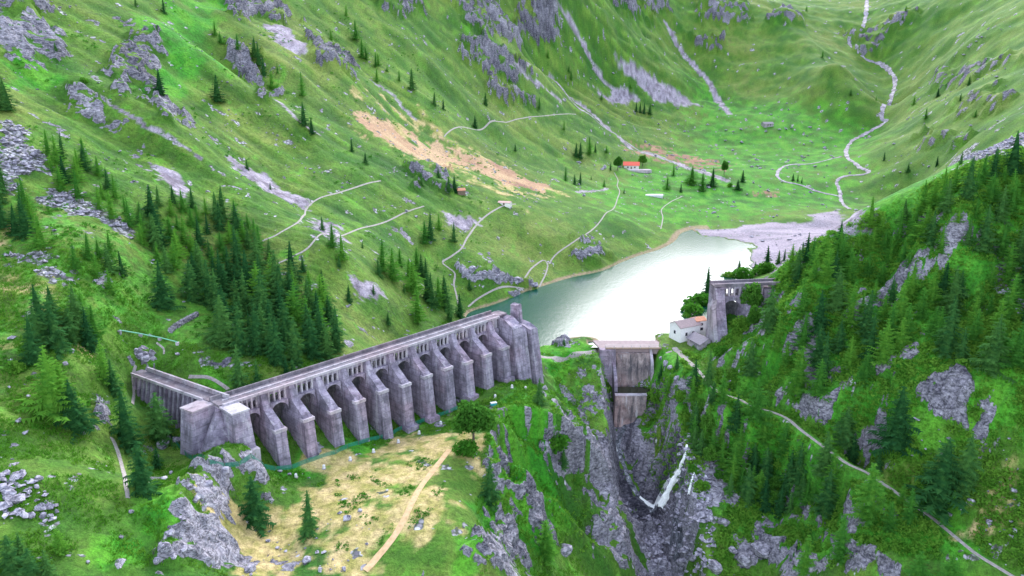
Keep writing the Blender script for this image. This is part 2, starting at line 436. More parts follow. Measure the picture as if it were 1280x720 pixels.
paint('lush', [(590,560),(640,490),(700,540),(730,620),(690,700),(590,720),(600,640)], 4, .9)
paint('lush', [(670,440),(750,446),(740,480),(690,470)], 3, .9)
paint('lush', [(560,500),(400,580),(300,600),(310,570),(500,520)], 3, .7)
paint('lush', [(200,440),(300,470),(320,500),(250,490)], 4, .7)
paint('lush', [(860,90),(1100,160),(1060,260),(760,270),(700,230),(860,180)], 25, .7)
paint('lush', [(850,430),(1285,160),(1285,560),(1000,560)], 6, .75)
paint('lush', [(830,430),(900,470),(1000,560),(1280,720),(1000,720),(860,600),(800,500)], 4, .7)
paint('bush', [(850,440),(960,350),(1100,260),(1285,180),(1285,480),(1060,540),(960,500)], 8, .8)
paint('bush', [(850,450),(960,520),(1060,590),(1180,680),(1180,722),(880,722),(850,560)], 5, .9)
paint('bush', [(690,480),(740,520),(730,600),(690,560)], 3, .7)
paint('bush', [(0,240),(180,260),(280,330),(420,400),(410,450),(260,430),(140,380),(0,460)], 6, .55)
# ------------------------------------------------------------------ terrain: relief
def sstep_(x, lo, hi):
    t = np.clip((x - lo) / (hi - lo), 0, 1); return t * t * (3 - 2 * t)
PATHS = [  # (points, width)
 ([(843,434),(856,448),(868,458)], 2.2), ([(868,458),(884,476),(896,488),(908,494)], 1.4),
 ([(908,494),(925,500),(944,509),(968,516),(985,524),(998,535),(1018,550),(1040,566),(1060,580),(1082,590),(1100,602),(1118,614),(1140,630),(1162,645),(1190,668),(1220,692),(1252,712),(1275,726)], 1.25),
 ([(664,441),(670,447),(690,451),(715,449),(738,446),(752,442)], 2.3),
 ([(645,256),(622,260),(600,275),(583,298),(578,312),(566,322),(549,328),(560,336),(571,341),(566,356),(570,366),(574,384)], 1.0),
 ([(585,384),(596,374),(615,366),(640,358),(655,362)], 0.9),
 ([(674,360),(682,345),(686,330),(680,322),(664,336),(656,348)], 0.9),
 ([(686,330),(692,320),(720,304),(735,292),(752,276),(768,262),(772,246),(776,240),(770,232),(774,226),(768,216)], 0.9),
 ([(328,302),(348,294),(374,282),(382,268),(380,262),(396,250),(420,242),(452,232),(476,226)], 0.9),
 ([(348,330),(368,320),(390,312),(420,296),(455,282),(500,268),(530,258)], 0.8),
 ([(555,172),(600,158),(640,148),(690,145),(720,143)], 1.0),
 ([(826,286),(830,272),(824,262),(838,252),(852,246)], 0.9),
 ([(160,624),(157,600),(152,578),(146,560),(140,548)], 1.1),
 ([(166,506),(168,490),(165,470),(170,458)], 0.8), ([(205,444),(206,436),(196,430)], .7),
 ([(236,472),(262,472),(276,480),(286,488)], 1.2), ([(222,408),(236,402),(246,394)], .7),
 ([(832,444),(840,440)], 1.5), ([(456,714),(478,690),(500,662),(514,634),(528,604),(548,580),(562,562)], 1.5),
]
def calm_box(x0, x1, y0, y1, soft=5):
    d = np.maximum(np.maximum(x0 - XX, XX - x1), np.maximum(y0 - YY, YY - y1))
    M['calm'] = np.maximum(M['calm'], np.clip(1 - d / soft, 0, 1))
PATHW = [GL(pts) for pts, w in PATHS]
_pu = [843, 868, 900, 960, 1050, 1120, 1200, 1275]; _pz = [1.2, .5, -1, -3, -6, -9, -12, -14.2]
for i_ in (0, 1, 2): PATHW[i_] = [from_z(u, v, float(np.interp(u, _pu, _pz))) for u, v in PATHS[i_][0]]
for L in PATHW[3:]:                               # even out the survey
    for _ in range(1):
        q_ = [np.array(p[:2]) for p in L]
        for k in range(1, len(L) - 1):
            m_ = .7 * q_[k] + .15 * (q_[k-1] + q_[k+1]); L[k] = (float(m_[0]), float(m_[1]), L[k][2])
for (pts, w), L in zip(PATHS, PATHW):
    s_ = sub(L, 12); d_, _ = seg_dist(XX[s_], YY[s_], L)
    M['calm'][s_] = np.maximum(M['calm'][s_], np.clip(1.6 - d_ / (w * 2.2), 0, 1))
for L, w in ((GORGE, 2.6), (GL([(859,558),(855,574),(847,590),(838,606),(830,622),(824,634)]), 3.2), (GL([(824,648),(834,658),(848,668)]), 2.2)):
    s_ = sub(L, 14); d_, _ = seg_dist(XX[s_], YY[s_], L); M['calm'][s_] = np.maximum(M['calm'][s_], np.clip(1.7 - d_ / w, 0, 1) * .9)
calm_box(56, 84, 276, 296); calm_box(28, 60, 262, 288, 4)
far = np.clip((YY - 250) / 500, 0, 1.6)
lake_near = np.clip((np.abs(BASE) + np.where(YY < 290, 3, 0)) / 3.5, 0.06, 1) 
amp = lake_near * (1 - .85 * M['calm']) * (1 - .8 * np.clip(M['gravel'], 0, 1) * (BASE < 4))
gx = np.gradient(BASE, axis=1) / np.gradient(GX)[None, :]; gy = np.gradient(BASE, axis=0) / np.gradient(GY)[:, None]
steep = np.clip(np.hypot(gx, gy), 0, 1.6)
flat_m = np.clip(M['dry'], 0, 1)
ZZ = BASE + amp * ((1 - .6*flat_m) * (1.0 + 1.6 * far) * (0.35 + steep) * fbm(XX, YY, 34, 4, 5) * 1.5
                   + (0.35 + .6*steep + .5*M['bush']) * fbm(XX, YY, 7.5, 4, 9) * .55 + M['bush'] * .5 * np.abs(fbm(XX, YY, 3.0, 2, 14)))
# small terraces that grazing leaves across the slopes
ZZ += amp * (1 - flat_m) * .10 * np.sin(BASE * 2.2 + 3 * fbm(XX, YY, 40, 2, 60)) * np.clip(steep * 1.4, 0, 1)
# runnels worn down the fall line of the left mountainside
cc_ = XX * .33 + YY * .94; dd_ = -XX * .94 + YY * .33
lm = sstep_(-XX + .25 * (YY - 250) , -60, 60) * sstep_(BASE, 14, 40)
STREAK = fbm(cc_ + .25 * dd_ + 6 * fbm(XX, YY, 60, 2, 203), dd_ * .13, 9.0, 4, 201, .6)
ZZ += lm * amp * (1 + far) * .9 * STREAK
rk = np.clip(M['rock'], 0, 1)
dgo0, _ = seg_dist(XX, YY, GORGE)
s1 = 1 + 2.2 * far
rx = XX * .8 + YY * .6; ry = (-XX * .6 + YY * .8) * 2.1            # beds dip across the valley
ZZ += rk * (1 - M['calm']) * (s1 * (1.5 + 1.2 * np.clip(far * 3, 0, 1)) * ridged(XX, YY, 17, 3, 21) * .55 + s1 ** .5 * 1.15 * ridged(rx, ry, 9.0, 4, 25) * .6)
# crags stand proud of the turf and are steeper than it
ZZ += rk * (1 - M['calm']) * .9 * s1 * (YY < 1400) * np.where(dgo0 < 40, .3, 1.0)
for poly, soft in ROCKS:
    L = GL(poly); cx_, cy_ = np.mean([p[0] for p in L]), np.mean([p[1] for p in L])
    if min(math.hypot(cx_ - q[0], cy_ - q[1]) for q in GORGE) < 45: continue
    ext = max(np.ptp([p[0] for p in L]), np.ptp([p[1] for p in L])); s_ = sub(L, 3 * soft)
    j_, i_ = np.searchsorted(GY, cy_), np.searchsorted(GX, cx_); ux, uy = gx[j_, i_], gy[j_, i_]; nn_ = math.hypot(ux, uy) + 1e-6
    if nn_ < .12 or BASE[j_, i_] < 22: continue
    q_ = ((XX[s_] - cx_) * ux + (YY[s_] - cy_) * uy) / nn_ / ext
    ins = np.clip(inside(XX[s_], YY[s_], L) * rk[s_], 0, 1)
    ZZ[s_] += ins * np.clip(q_ * 2.2, -1, 1) * min(ext * .07, 3.5)
# blocks and slabs: cells with their own height and tilt, long along the bedding
def blocks(scale, seed, stretch=1.8):
    u_ = (XX * .8 + YY * .6) / (scale * stretch) + .35 * fbm(XX, YY, scale * 3, 2, seed); v_ = (-XX * .6 + YY * .8) / scale + ZZ * .12 / scale
    iu, iv = np.floor(u_), np.floor(v_); best = np.full(XX.shape, 1e9); out = np.zeros_like(XX)
    def hsh(a, b, k): q = np.sin(a * 127.1 + b * 311.7 + k * 74.7 + seed) * 43758.5453; return q - np.floor(q)
    for du in (-1, 0, 1):
        for dv in (-1, 0, 1):
            cu, cv = iu + du, iv + dv; pu = cu + .5 + .8 * (hsh(cu, cv, 1) - .5); pv = cv + .5 + .8 * (hsh(cu, cv, 2) - .5)
            dd = (u_ - pu) ** 2 + (v_ - pv) ** 2; val = (hsh(cu, cv, 3) - .5) + (u_ - pu) * (hsh(cu, cv, 4) - .5) * 1.2 + (v_ - pv) * (hsh(cu, cv, 5) - .5) * 1.4
            m = dd < best; best = np.where(m, dd, best); out = np.where(m, val, out)
    return out
BLK = blocks(5.0, 3) * 1.9 + blocks(2.2, 9) * .8
ZZ += rk * (1 - M['calm']) * BLK * np.clip(1 - .5 * far, .4, 1)
# rock stands in steps
st = 3.2 * s1; q = ZZ / st + .6 * fbm(XX, YY, 18, 2, 33); fr = q - np.floor(q)
ZZ += rk * (1 - M['calm']) * .42 * st * (np.clip((fr - .5) * 2.6 + .5, 0, 1) - fr)
ZZ += np.clip(M['scree'], 0, 1) * .35 * fbm(XX, YY, 2.2, 3, 70)
ZZ += np.clip(M['gravel'], 0, 1) * amp * (YY < 420) * .22 * fbm(XX, YY, 2.4, 3, 71)
# the spillway channel below the lake
def carve(x0, x1, y0, y1, z, slope=3.0):
    global ZZ
    d = np.maximum(np.maximum(x0 - XX, XX - x1), np.maximum(y0 - YY, YY - y1))
    ZZ = np.minimum(ZZ, np.where(d < 0, z, z + d * slope))
carve(39, 52, 275.6, 280.5, -11.3, 1.2)
carve(39, 52, 268, 275, -13.6, 6.0)
carve(39.5, 48.5, 262, 267.4, -20.5, 3.0)
carve(36, 50, 252, 264, -23, 1.6)
carve(33.5, 56, 281, 288, -0.8, 3.0)
sill = .9 - np.maximum(0, np.maximum(YY - 284.5, 270 - YY)) * .6 - np.maximum(0, np.maximum(XX - 32, -45 - XX)) * 4
sill2 = .9 - np.maximum(0, np.maximum(YY - 284.5, 272 - YY)) * .5 - np.maximum(0, np.maximum(XX - 84, 57 - XX)) * 4
ZZ = np.maximum(ZZ, np.minimum(sill + .3 * fbm(XX, YY, 6, 2, 5), .9)); ZZ = np.maximum(ZZ, np.minimum(sill2, .9))
ZZ = np.where((M['gravel'] > .2) & (YY > 400) & (BASE < 6), np.maximum(ZZ, .22 + .25 * np.clip(BASE, 0, 3)), ZZ)
LAKE_BED = (YY > 284) & (BASE < -.3) & ~((M['gravel'] > .2) & (YY > 400))
ZZ = np.where(LAKE_BED, np.minimum(ZZ, -.25), ZZ)
# level the benches under the houses
def bench(x0, x1, y0, y1, z, soft=4):
    global ZZ
    d = np.maximum(np.maximum(x0 - XX, XX - x1), np.maximum(y0 - YY, YY - y1)); t = np.clip(1 - d / soft, 0, 1); t = t*t*(3-2*t)
    ZZ = ZZ * (1 - t) + z * t
HOUSE = from_z(853, 424, 1.6)
bench(HOUSE[0] - 7, HOUSE[0] + 12, HOUSE[1] - 5, HOUSE[1] + 7, 1.5)
# footpaths are cut a little into the slope
for n_, ((pts, w), L) in enumerate(zip(PATHS, PATHW)):
    s = sub(L, w * 7)
    d, t = seg_dist(XX[s], YY[s], L)
    if n_ < 3:                                    # the mule track has its own even fall
        t2 = np.clip(1 - (d - w * .9) / (w * 4.5), 0, 1); t2 = t2 * t2 * (3 - 2 * t2)
        tgt = np.interp(t * (len(L) - 1), range(len(L)), [p[2] for p in L]) - .05
    else:
        t2 = np.clip(1 - (d - w * .6) / (w * 1.6), 0, 1) * .75; tgt = np.array(BASE[s]) - .05
    ZZ[s] = ZZ[s] * (1 - t2) + tgt * t2

# push cliff vertices sideways so that the faces break up
N2 = rk * (1 - M['calm']) * np.clip(steep * 1.3, 0, 1) * s1
DX = N2 * 1.0 * fbm(YY + ZZ * 1.7, ZZ * 2 - XX, 5.5, 3, 81); DY = N2 * 1.0 * fbm(XX - ZZ * 1.7, ZZ * 2 + YY, 5.5, 3, 91)

# ------------------------------------------------------------------ node helper
class NT:
    def __init__(s, name):
        s.m = bpy.data.materials.new(name); s.m.use_nodes = True
        s.t = s.m.node_tree; s.t.nodes.clear()
        s.out = s.t.nodes.new('ShaderNodeOutputMaterial'); s.b = s.t.nodes.new('ShaderNodeBsdfPrincipled')
        s.t.links.new(s.b.outputs[0], s.out.inputs[0])
        s.b.inputs['Specular IOR Level'].default_value = 0.25
    def n(s, typ, **kw):
        nd = s.t.nodes.new(typ)
        for k, v in kw.items(): setattr(nd, k, v)
        return nd
    def link(s, a, b): s.t.links.new(a, b)
    def val(s, inp, v):
        if isinstance(v, (int, float)): inp.default_value = v
        elif isinstance(v, (tuple, list)): inp.default_value = (*v, 1) if len(v) == 3 and inp.type == 'RGBA' else v
        else: s.link(v, inp)
    def pos(s): return s.n('ShaderNodeNewGeometry').outputs['Position']
    def objco(s): return s.n('ShaderNodeTexCoord').outputs['Object']
    def scale(s, vec, sc, rot=None):
        mp = s.n('ShaderNodeMapping'); s.link(vec, mp.inputs[0]); mp.inputs['Scale'].default_value = sc
        if rot: mp.inputs['Rotation'].default_value = rot
        return mp.outputs[0]
    def noise(s, vec, sc, det=4, rough=.55, dist=0):
        nd = s.n('ShaderNodeTexNoise'); s.link(vec, nd.inputs['Vector']); nd.inputs['Scale'].default_value = sc
        nd.inputs['Detail'].default_value = det; nd.inputs['Roughness'].default_value = rough; nd.inputs['Distortion'].default_value = dist
        return nd.outputs[0]
    def vor(s, vec, sc, feat='F1', out='Distance', rnd=1.0):
        nd = s.n('ShaderNodeTexVoronoi'); nd.feature = feat; s.link(vec, nd.inputs['Vector']); nd.inputs['Scale'].default_value = sc
        nd.inputs['Randomness'].default_value = rnd
        return nd.outputs[out]
    def ramp(s, fac, stops, interp='LINEAR'):
        nd = s.n('ShaderNodeValToRGB'); s.link(fac, nd.inputs[0]); cr = nd.color_ramp; cr.interpolation = interp
        while len(cr.elements) < len(stops): cr.elements.new(.5)
        for e, (p, c) in zip(cr.elements, stops):
            e.position = p; e.color = (c, c, c, 1) if isinstance(c, (int, float)) else (*c, 1)
        return nd.outputs[0]
    def mix(s, fac, a, b, typ='MIX'):
        nd = s.n('ShaderNodeMix'); nd.data_type = 'RGBA'; nd.blend_type = typ
        s.val(nd.inputs[0], fac); s.val(nd.inputs[6], a); s.val(nd.inputs[7], b)
        return nd.outputs[2]
    def math(s, op, a, b=0, clamp=False):
        nd = s.n('ShaderNodeMath'); nd.operation = op; nd.use_clamp = clamp
        s.val(nd.inputs[0], a); s.val(nd.inputs[1], b); return nd.outputs[0]
    def step(s, x, lo, hi):
        nd = s.n('ShaderNodeMapRange'); nd.interpolation_type = 'SMOOTHSTEP'; s.link(x, nd.inputs[0])
        nd.inputs[1].default_value = lo; nd.inputs[2].default_value = hi; return nd.outputs[0]
    def bump(s, h, strength=.5, dist=.3, normal=None):
        nd = s.n('ShaderNodeBump'); s.link(h, nd.inputs['Height']); nd.inputs['Strength'].default_value = strength; nd.inputs['Distance'].default_value = dist
        if normal is not None: s.link(normal, nd.inputs['Normal'])
        return nd.outputs[0]
    def done(s, color, rough=.9, normal=None):
        s.val(s.b.inputs['Base Color'], color); s.val(s.b.inputs['Roughness'], rough)
        if normal is not None: s.link(normal, s.b.inputs['Normal'])
        return s.m

# ------------------------------------------------------------------ materials of the land
def lerp(a, b, t): return a + (b - a) * t[..., None]
def nramp(x, stops):
    ps = [q[0] for q in stops]
    return np.stack([np.interp(x, ps, [q[1][k] for q in stops]) for k in range(3)], -1)
def sstep(x, lo, hi):
    t = np.clip((x - lo) / (hi - lo), 0, 1); return t * t * (3 - 2 * t)
# ground cover in plan: turf, straw, soil, gravel and bare rock, patch by patch
nb = fbm(XX, YY, 70, 4, 101) * .9; nm = fbm(XX, YY, 14, 5, 111, .6) * .8; nf = fbm(XX, YY, 3.2, 3, 121, .6) * np.clip(1 - (YY - 330) / 200, .12, 1) * np.clip(1 - (XX - 170) / 100, .12, 1)
g_ = nramp(.5 * nb + .5 * nm, [(-.36, (.030, .115, .012)), (-.08, (.062, .155, .016)), (.10, (.098, .178, .024)), (.36, (.155, .20, .045))])
g_ = g_ * (1 + .55 * (lm * np.clip(STREAK, -.6, .6))[..., None] * np.array((1.3, 1.0, 1.1)))
t_ = sstep(M['lush'] + 1.1 * nm, .15, .85) * .9
g_ = lerp(g_, nramp(nm, [(-.3, (.018, .16, .010)), (.05, (.038, .24, .012)), (.3, (.085, .29, .018))]), t_)
t_ = sstep(M['bush'] + .9 * nf + .5 * nm, .25, .9) * .8
g_ = lerp(g_, nramp(nf, [(-.5, (.022, .13, .014)), (0, (.045, .225, .018)), (.5, (.095, .30, .028))]), t_)
t_ = sstep(fbm(XX, YY, 5.5, 4, 131, .65), .28, .52) * .5 * (1 - .7 * M['lush'])
g_ = lerp(g_, np.array((.045, .085, .022)), t_)
t_ = np.clip(M['dry'] * 6, 0, 1) * sstep(M['dry'] + 1.15 * fbm(XX, YY, 13, 5, 141, .68), .44, .95) * .92
g_ = lerp(g_, nramp(fbm(XX, YY, 4, 4, 145, .6), [(-.45, (.27, .25, .07)), (0, (.42, .335, .14)), (.4, (.54, .41, .21))]), t_)
t_ = np.clip(M['soil'] * 6, 0, 1) * sstep(M['soil'] + .9 * fbm(XX, YY, 9, 4, 151, .65), .35, .62)
g_ = lerp(g_, nramp(fbm(XX, YY, 30, 3, 155, .6) + (XX * .004 - .02), [(-.4, (.47, .32, .19)), (0, (.39, .235, .145)), (.35, (.27, .145, .105))]), t_)
t_ = np.clip(M['gravel'] * 6, 0, 1) * sstep(M['gravel'] + .8 * nf, .35, .6)
g_ = lerp(g_, nramp(fbm(XX, YY, 6, 4, 161, .65), [(-.5, (.15, .125, .16)), (0, (.28, .245, .30)), (.5, (.40, .355, .42))]), t_)
silt = np.clip(M['gravel'], 0, 1) * (BASE < 5) * (YY > 400)
g_ = lerp(g_, nramp(fbm(XX, YY * 2, 30, 3, 163), [(-.4, (.27, .23, .285)), (.3, (.36, .31, .375))]), sstep(silt, .3, .6))
g_ = lerp(g_, np.array((.22, .20, .25)), .6 * np.clip(M['gravel'], 0, 1) * (BASE < 5) * (YY > 400) * sstep(ridged(XX, YY * 1.6, 40, 2, 77), 1.05, 1.3))
# a wet brown margin round the lake
g_ = lerp(g_, np.array((.30, .21, .15)), sstep(.9 - np.abs(ZZ - .35) + .3 * nf, .35, .7) * (YY > 286) * (M['gravel'] < .4) * (BASE > -.5) * (XX < 130) * .85)
TURF = g_
gx2 = np.gradient(ZZ, axis=1) / np.gradient(GX)[None, :]; gy2 = np.gradient(ZZ, axis=0) / np.gradient(GY)[:, None]
nzv = 1 / np.sqrt(1 + gx2 ** 2 + gy2 ** 2)
bare = 1.06 * np.clip(M['rock'], 0, 1) - .46 * sstep(nzv, .70, .95) * (M['rock'] > .05) + .34 * sstep(-nzv, -.66, -.40)
bare -= .8 * np.clip(M['calm'], 0, 1) * (dgo0 > 9) * (BASE > -16)
bare += (.8 + .45 * (dgo0 < 55)) * fbm(XX, YY, 15, 5, 171, .7) - .26 * (dgo0 < 55) * (XX < 40) * (dgo0 > 7) + .75 * (dgo0 < 60) * (XX < 45) * fbm((XX * .53 - YY * .85) / 5, (XX * .85 + YY * .53), 5.0, 3, 177, .6) + .35 * nf * np.clip(M['rock'] * 2, 0, 1)
bare -= .22 * np.clip((YY - 380) / 200, 0, 1)
BARE = sstep(bare, .40, .66)
SCREE = sstep(np.clip(M['scree'], 0, 1) + .9 * fbm(XX, YY, 7, 4, 181, .65), .38, .62)
dip = (XX * .5 - YY * .35 + ZZ * 1.1)
dgo, _ = seg_dist(XX, YY, GORGE)
ROCKTONE = np.clip(.5 + .2 * np.clip(1.4 - np.hypot(XX + 68, YY - 150) / 26, 0, 1) - .6 * np.clip(1.3 - dgo / 6, 0, 1) * np.clip((YY - 234) / 8, 0, 1) + .3 * (dgo < 9) * np.clip((238 - YY) / 8, 0, 1) - .2 * np.clip((YY - 300) / 200, 0, 1) + .6 * fbm(XX, YY, 26, 4, 191) + .55 * fbm(dip, (XX + YY) * .12, 3.2, 3, 195), -1, 1.2)  # pale bed at the gorge foot, its tone lifted to brighten the pit

def rock_color(t, p, tone=None):
    fine = t.noise(t.scale(p, (1, 1, 1.9), (.35, .5, .2)), .8, 4, .58, .3)
    x = fine if tone is None else t.math('ADD', t.math('MULTIPLY', fine, .75), t.math('MULTIPLY', tone, .24))
    c = t.ramp(x, [(.28, (.045, .044, .062)), (.40, (.13, .124, .155)), (.50, (.235, .222, .265)), (.62, (.35, .333, .385)), (.78, (.5, .485, .54))])
    cr = t.noise(t.scale(p, (1, 1, 1.3), (.9, .3, -.6)), .33, 3, .6, 1.2)
    crk = t.step(t.math('ABSOLUTE', t.math('SUBTRACT', cr, .5)), .022, .0)
    c = t.mix(t.math('MULTIPLY', crk, .75), c, (.035, .035, .045))
    return c, t.math('SUBTRACT', t.math('MULTIPLY', fine, 1.6), t.math('MULTIPLY', crk, .35))
def make_land():
    t = NT('land'); p = t.pos()
    a1 = t.n('ShaderNodeAttribute'); a1.attribute_name = 'turf'; a2 = t.n('ShaderNodeAttribute'); a2.attribute_name = 'cover'
    sp = t.n('ShaderNodeSeparateColor'); t.link(a2.outputs[0], sp.inputs[0])
    bare_, scree_, tone_ = sp.outputs
    n1 = t.noise(p, .8, 4, .7); n2 = t.noise(p, 2.7, 2, .7)
    g = t.mix(.9, a1.outputs[0], t.ramp(n1, [(.28, .5), (.5, 1.0), (.72, 1.4)]), 'MULTIPLY')
    g = t.mix(.7, g, t.ramp(n2, [(.28, .55), (.5, 1.0), (.72, 1.35)]), 'MULTIPLY')
    cell = t.n('ShaderNodeTexVoronoi'); t.link(p, cell.inputs['Vector']); cell.inputs['Scale'].default_value = .8
    cv = t.n('ShaderNodeSeparateColor'); t.link(cell.outputs['Color'], cv.inputs[0])
    stone = t.ramp(cv.outputs[0], [(.0, (.12, .115, .14)), (.4, (.25, .24, .275)), (.8, (.40, .39, .43)), (1, (.52, .52, .56))])
    stone = t.mix(t.step(cell.outputs['Distance'], .35, .75), stone, (.07, .085, .06))
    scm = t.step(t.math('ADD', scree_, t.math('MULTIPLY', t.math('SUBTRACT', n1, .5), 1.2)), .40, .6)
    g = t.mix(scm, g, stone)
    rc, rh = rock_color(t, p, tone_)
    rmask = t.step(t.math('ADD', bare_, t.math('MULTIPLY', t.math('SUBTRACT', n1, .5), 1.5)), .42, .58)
    c = t.mix(rmask, g, rc)
    hgt = t.mix(rmask, n1, rh)
    return t.done(c, .95, t.bump(hgt, .9, .6))
MAT = {}
MAT['land'] = make_land()
def make_rock(name='rock', tint=None):
    t = NT(name); c, h = rock_color(t, t.pos())
    if tint: c = t.mix(1.0, c, tint, 'MULTIPLY')
    return t.done(c, .9, t.bump(h, .8, .3))
MAT['rock'] = make_rock()
MAT['pale_rock'] = make_rock('pale_rock', (1.25, 1.25, 1.28))
def make_path():
    t = NT('path_gravel'); p = t.pos()
    c = t.ramp(t.noise(p, 1.4, 5, .7), [(.3, (.20, .18, .165)), (.5, (.32, .29, .275)), (.7, (.43, .395, .375))])
    return t.done(c, .95, t.bump(t.noise(p, 3, 4, .7), .5, .1))
MAT['path'] = make_path()
def make_dirt():
    t = NT('path_dirt'); p = t.pos()
    return t.done(t.ramp(t.noise(p, .9, 5, .7), [(.3, (.40, .27, .14)), (.5, (.54, .37, .21)), (.7, (.6, .43, .27))]), .95, t.bump(t.noise(p, 3, 4, .7), .5, .1))
MAT['dirt'] = make_dirt()
def make_lake():
    t = NT('lake_water'); p = t.pos()
    t.b.inputs['IOR'].default_value = 1.33; t.b.inputs['Specular IOR Level'].default_value = .5
    w = t.math('ADD', t.noise(t.scale(p, (1, .55, 1), (0, 0, .5)), .55, 4, .6), t.math('MULTIPLY', t.noise(p, .05, 2, .5), .6))
    return t.done((.002, .06, .042), .155, t.bump(w, .08, .45))
MAT['lake'] = make_lake()
def make_stream():
    t = NT('stream_water'); p = t.pos()
    n = t.noise(p, .22, 6, .75); f = t.noise(p, .8, 5, .7)
    c = t.ramp(n, [(.3, (.08, .08, .10)), (.45, (.18, .165, .20)), (.56, (.30, .275, .325)), (.70, (.55, .54, .60))])
    c = t.mix(t.math('MULTIPLY', t.step(f, .56, .68), .75), c, (.1, .1, .12))
    return t.done(c, .75, t.bump(f, .8, .4))
MAT['stream'] = make_stream()
def make_torrent():
    t = NT('torrent_water'); p = t.pos(); n = t.noise(p, .55, 5, .7, .8)
    c = t.ramp(n, [(.40, (.03, .035, .045)), (.50, (.12, .125, .15)), (.60, (.22, .23, .27)), (.68, (.85, .87, .9))])
    return t.done(c, .35, t.bump(n, .6, .3))
MAT['torrent'] = make_torrent()
def make_foam():
    t = NT('white_water'); p = t.pos()
    n = t.noise(t.scale(p, (1.6, 1.6, .35)), 1.6, 6, .7)
    return t.done(t.ramp(n, [(.25, (.86, .88, .92)), (.42, (.96, .97, .98)), (.6, (.98, .98, .98))]), .4, t.bump(n, .8, .3))
MAT['foam'] = make_foam()

# ------------------------------------------------------------------ build the land
ny, nx_ = ZZ.shape
ids = np.arange(ny * nx_).reshape(ny, nx_)
F = np.stack([ids[:-1, :-1], ids[:-1, 1:], ids[1:, 1:], ids[1:, :-1]], -1).reshape(-1, 4)
land_me = np_mesh('terrain', np.stack([XX + DX, YY + DY, ZZ], -1).reshape(-1, 3), F, True)
def vcol(name, rgb):
    at = land_me.attributes.new(name, 'FLOAT_COLOR', 'POINT')
    arr = np.ones((ny * nx_, 4), dtype=np.float32); arr[:, :3] = rgb.reshape(-1, 3)
    at.data.foreach_set('color', arr.ravel())
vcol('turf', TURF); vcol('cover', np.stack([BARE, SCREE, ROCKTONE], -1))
print('land grid', ZZ.shape)
fb = (BARE[:-1, :-1] + BARE[1:, 1:]).ravel() < 1.0        # rock is sharp-edged, turf is soft
land_me.polygons.foreach_set('use_smooth', fb)
land = mobj('terrain', land_me, MAT['land'])
tag(land, 'grassy alpine valley with rocky slopes', None, kind='structure')
lake = MB().add([(-50,283.6,0),(70,283.6,0),(110,300,0),(330,470,0),(330,560,0),(120,620,0),(-50,480,0)], [(0,1,2,3,4,5,6)]).build('lake', MAT['lake'], fix=False)
tag(lake, 'green lake water reflecting a bright sky behind the broken dam', None, kind='structure')

def ribbon(name, pts, w, mat, lift=.14, jitter=.25, step=1.0, kind='structure', label=None, wfun=None, world=False):
    """a strip draped over the land"""
    L = [np.array(p[:2]) for p in (pts if world else GL(pts))]
    # Catmull-Rom resample
    Q = [2*L[0]-L[1]] + L + [2*L[-1]-L[-2]]; C = []
    for i in range(1, len(Q) - 2):
        n = max(2, int(np.linalg.norm(Q[i+1] - Q[i]) / step))
        for k in range(n):
            t = k / n; a, b, c, d = Q[i-1], Q[i], Q[i+1], Q[i+2]
            C.append(.5 * (2*b + (c-a)*t + (2*a-5*b+4*c-d)*t*t + (3*b-a-3*c+d)*t**3))
    C.append(L[-1]); C = np.array(C); T = np.gradient(C, axis=0); T /= np.linalg.norm(T, axis=1)[:, None] + 1e-9
    Nn = np.stack([-T[:, 1], T[:, 0]], 1); m = len(C); K = 5
    tt = np.linspace(0, 1, m); ww = np.full(m, w * .5) if wfun is None else np.array([wfun(t) for t in tt]) * .5
    j1 = 1 + jitter * 1.6 * fbm(np.arange(m) * step, np.zeros(m) + 3.3, 5.0, 3, 7); j2 = 1 + jitter * 1.6 * fbm(np.arange(m) * step, np.zeros(m) + 8.3, 5.0, 3, 8)
    V = []
    for k in range(K):
        f = -1 + 2 * k / (K - 1); wk = ww * np.where(f < 0, j1, j2)
        xy = C + Nn * (f * wk)[:, None]
        z = zat(xy[:, 0], xy[:, 1]) + lift * (1 - .55 * abs(f))
        V.append(np.stack([xy[:, 0], xy[:, 1], z], 1))
    V = np.stack(V, 1).reshape(-1, 3); i2 = np.arange(m * K).reshape(m, K)
    Fq = np.stack([i2[:-1, :-1], i2[1:, :-1], i2[1:, 1:], i2[:-1, 1:]], -1).reshape(-1, 4)
    o = mobj(name, np_mesh(name, V, Fq, True), mat)
    tag(o, label, None, kind=kind); return o
for i, (pts, w) in enumerate(PATHS):
    ribbon('path', PATHW[i], w * (.78 if 3 < i < len(PATHS) - 1 else 1), MAT['dirt'] if i == len(PATHS) - 1 else MAT['path'], lift=.16, jitter=.14, world=True)
ribbon('stream', [(1084,-4),(1080,30),(1062,45),(1072,62),(1100,80),(1118,100),(1114,122),(1102,142),(1108,152),(1085,166),(1062,180),(1058,195),(1072,208),(1086,216),(1060,220),(1046,228),(1050,240),(1052,252),(1062,262)], 11, MAT['stream'], lift=.5, jitter=.55, step=2, wfun=lambda t: 5.6 - 2.8 * t, label='pale mountain stream tumbling down the valley to the lake')
ribbon('stream', [(1052,196),(1020,204),(985,207),(972,216),(978,226),(1000,232),(1022,240),(1050,246)], 2.8, MAT['stream'], lift=.4, jitter=.5, step=3, label='side arm of the stream looping over the meadow')
ribbon('stream', [(660,78),(700,108),(735,142),(775,172),(806,190),(850,207),(905,224)], 4.0, MAT['stream'], lift=.5, jitter=.6, step=3, label='stony torrent bed running down to the meadow')
ribbon('stream', GORGE[:-1], 2.0, MAT['torrent'], lift=.45, jitter=.7, step=.8, world=True, label='gorge stream below the spillway')
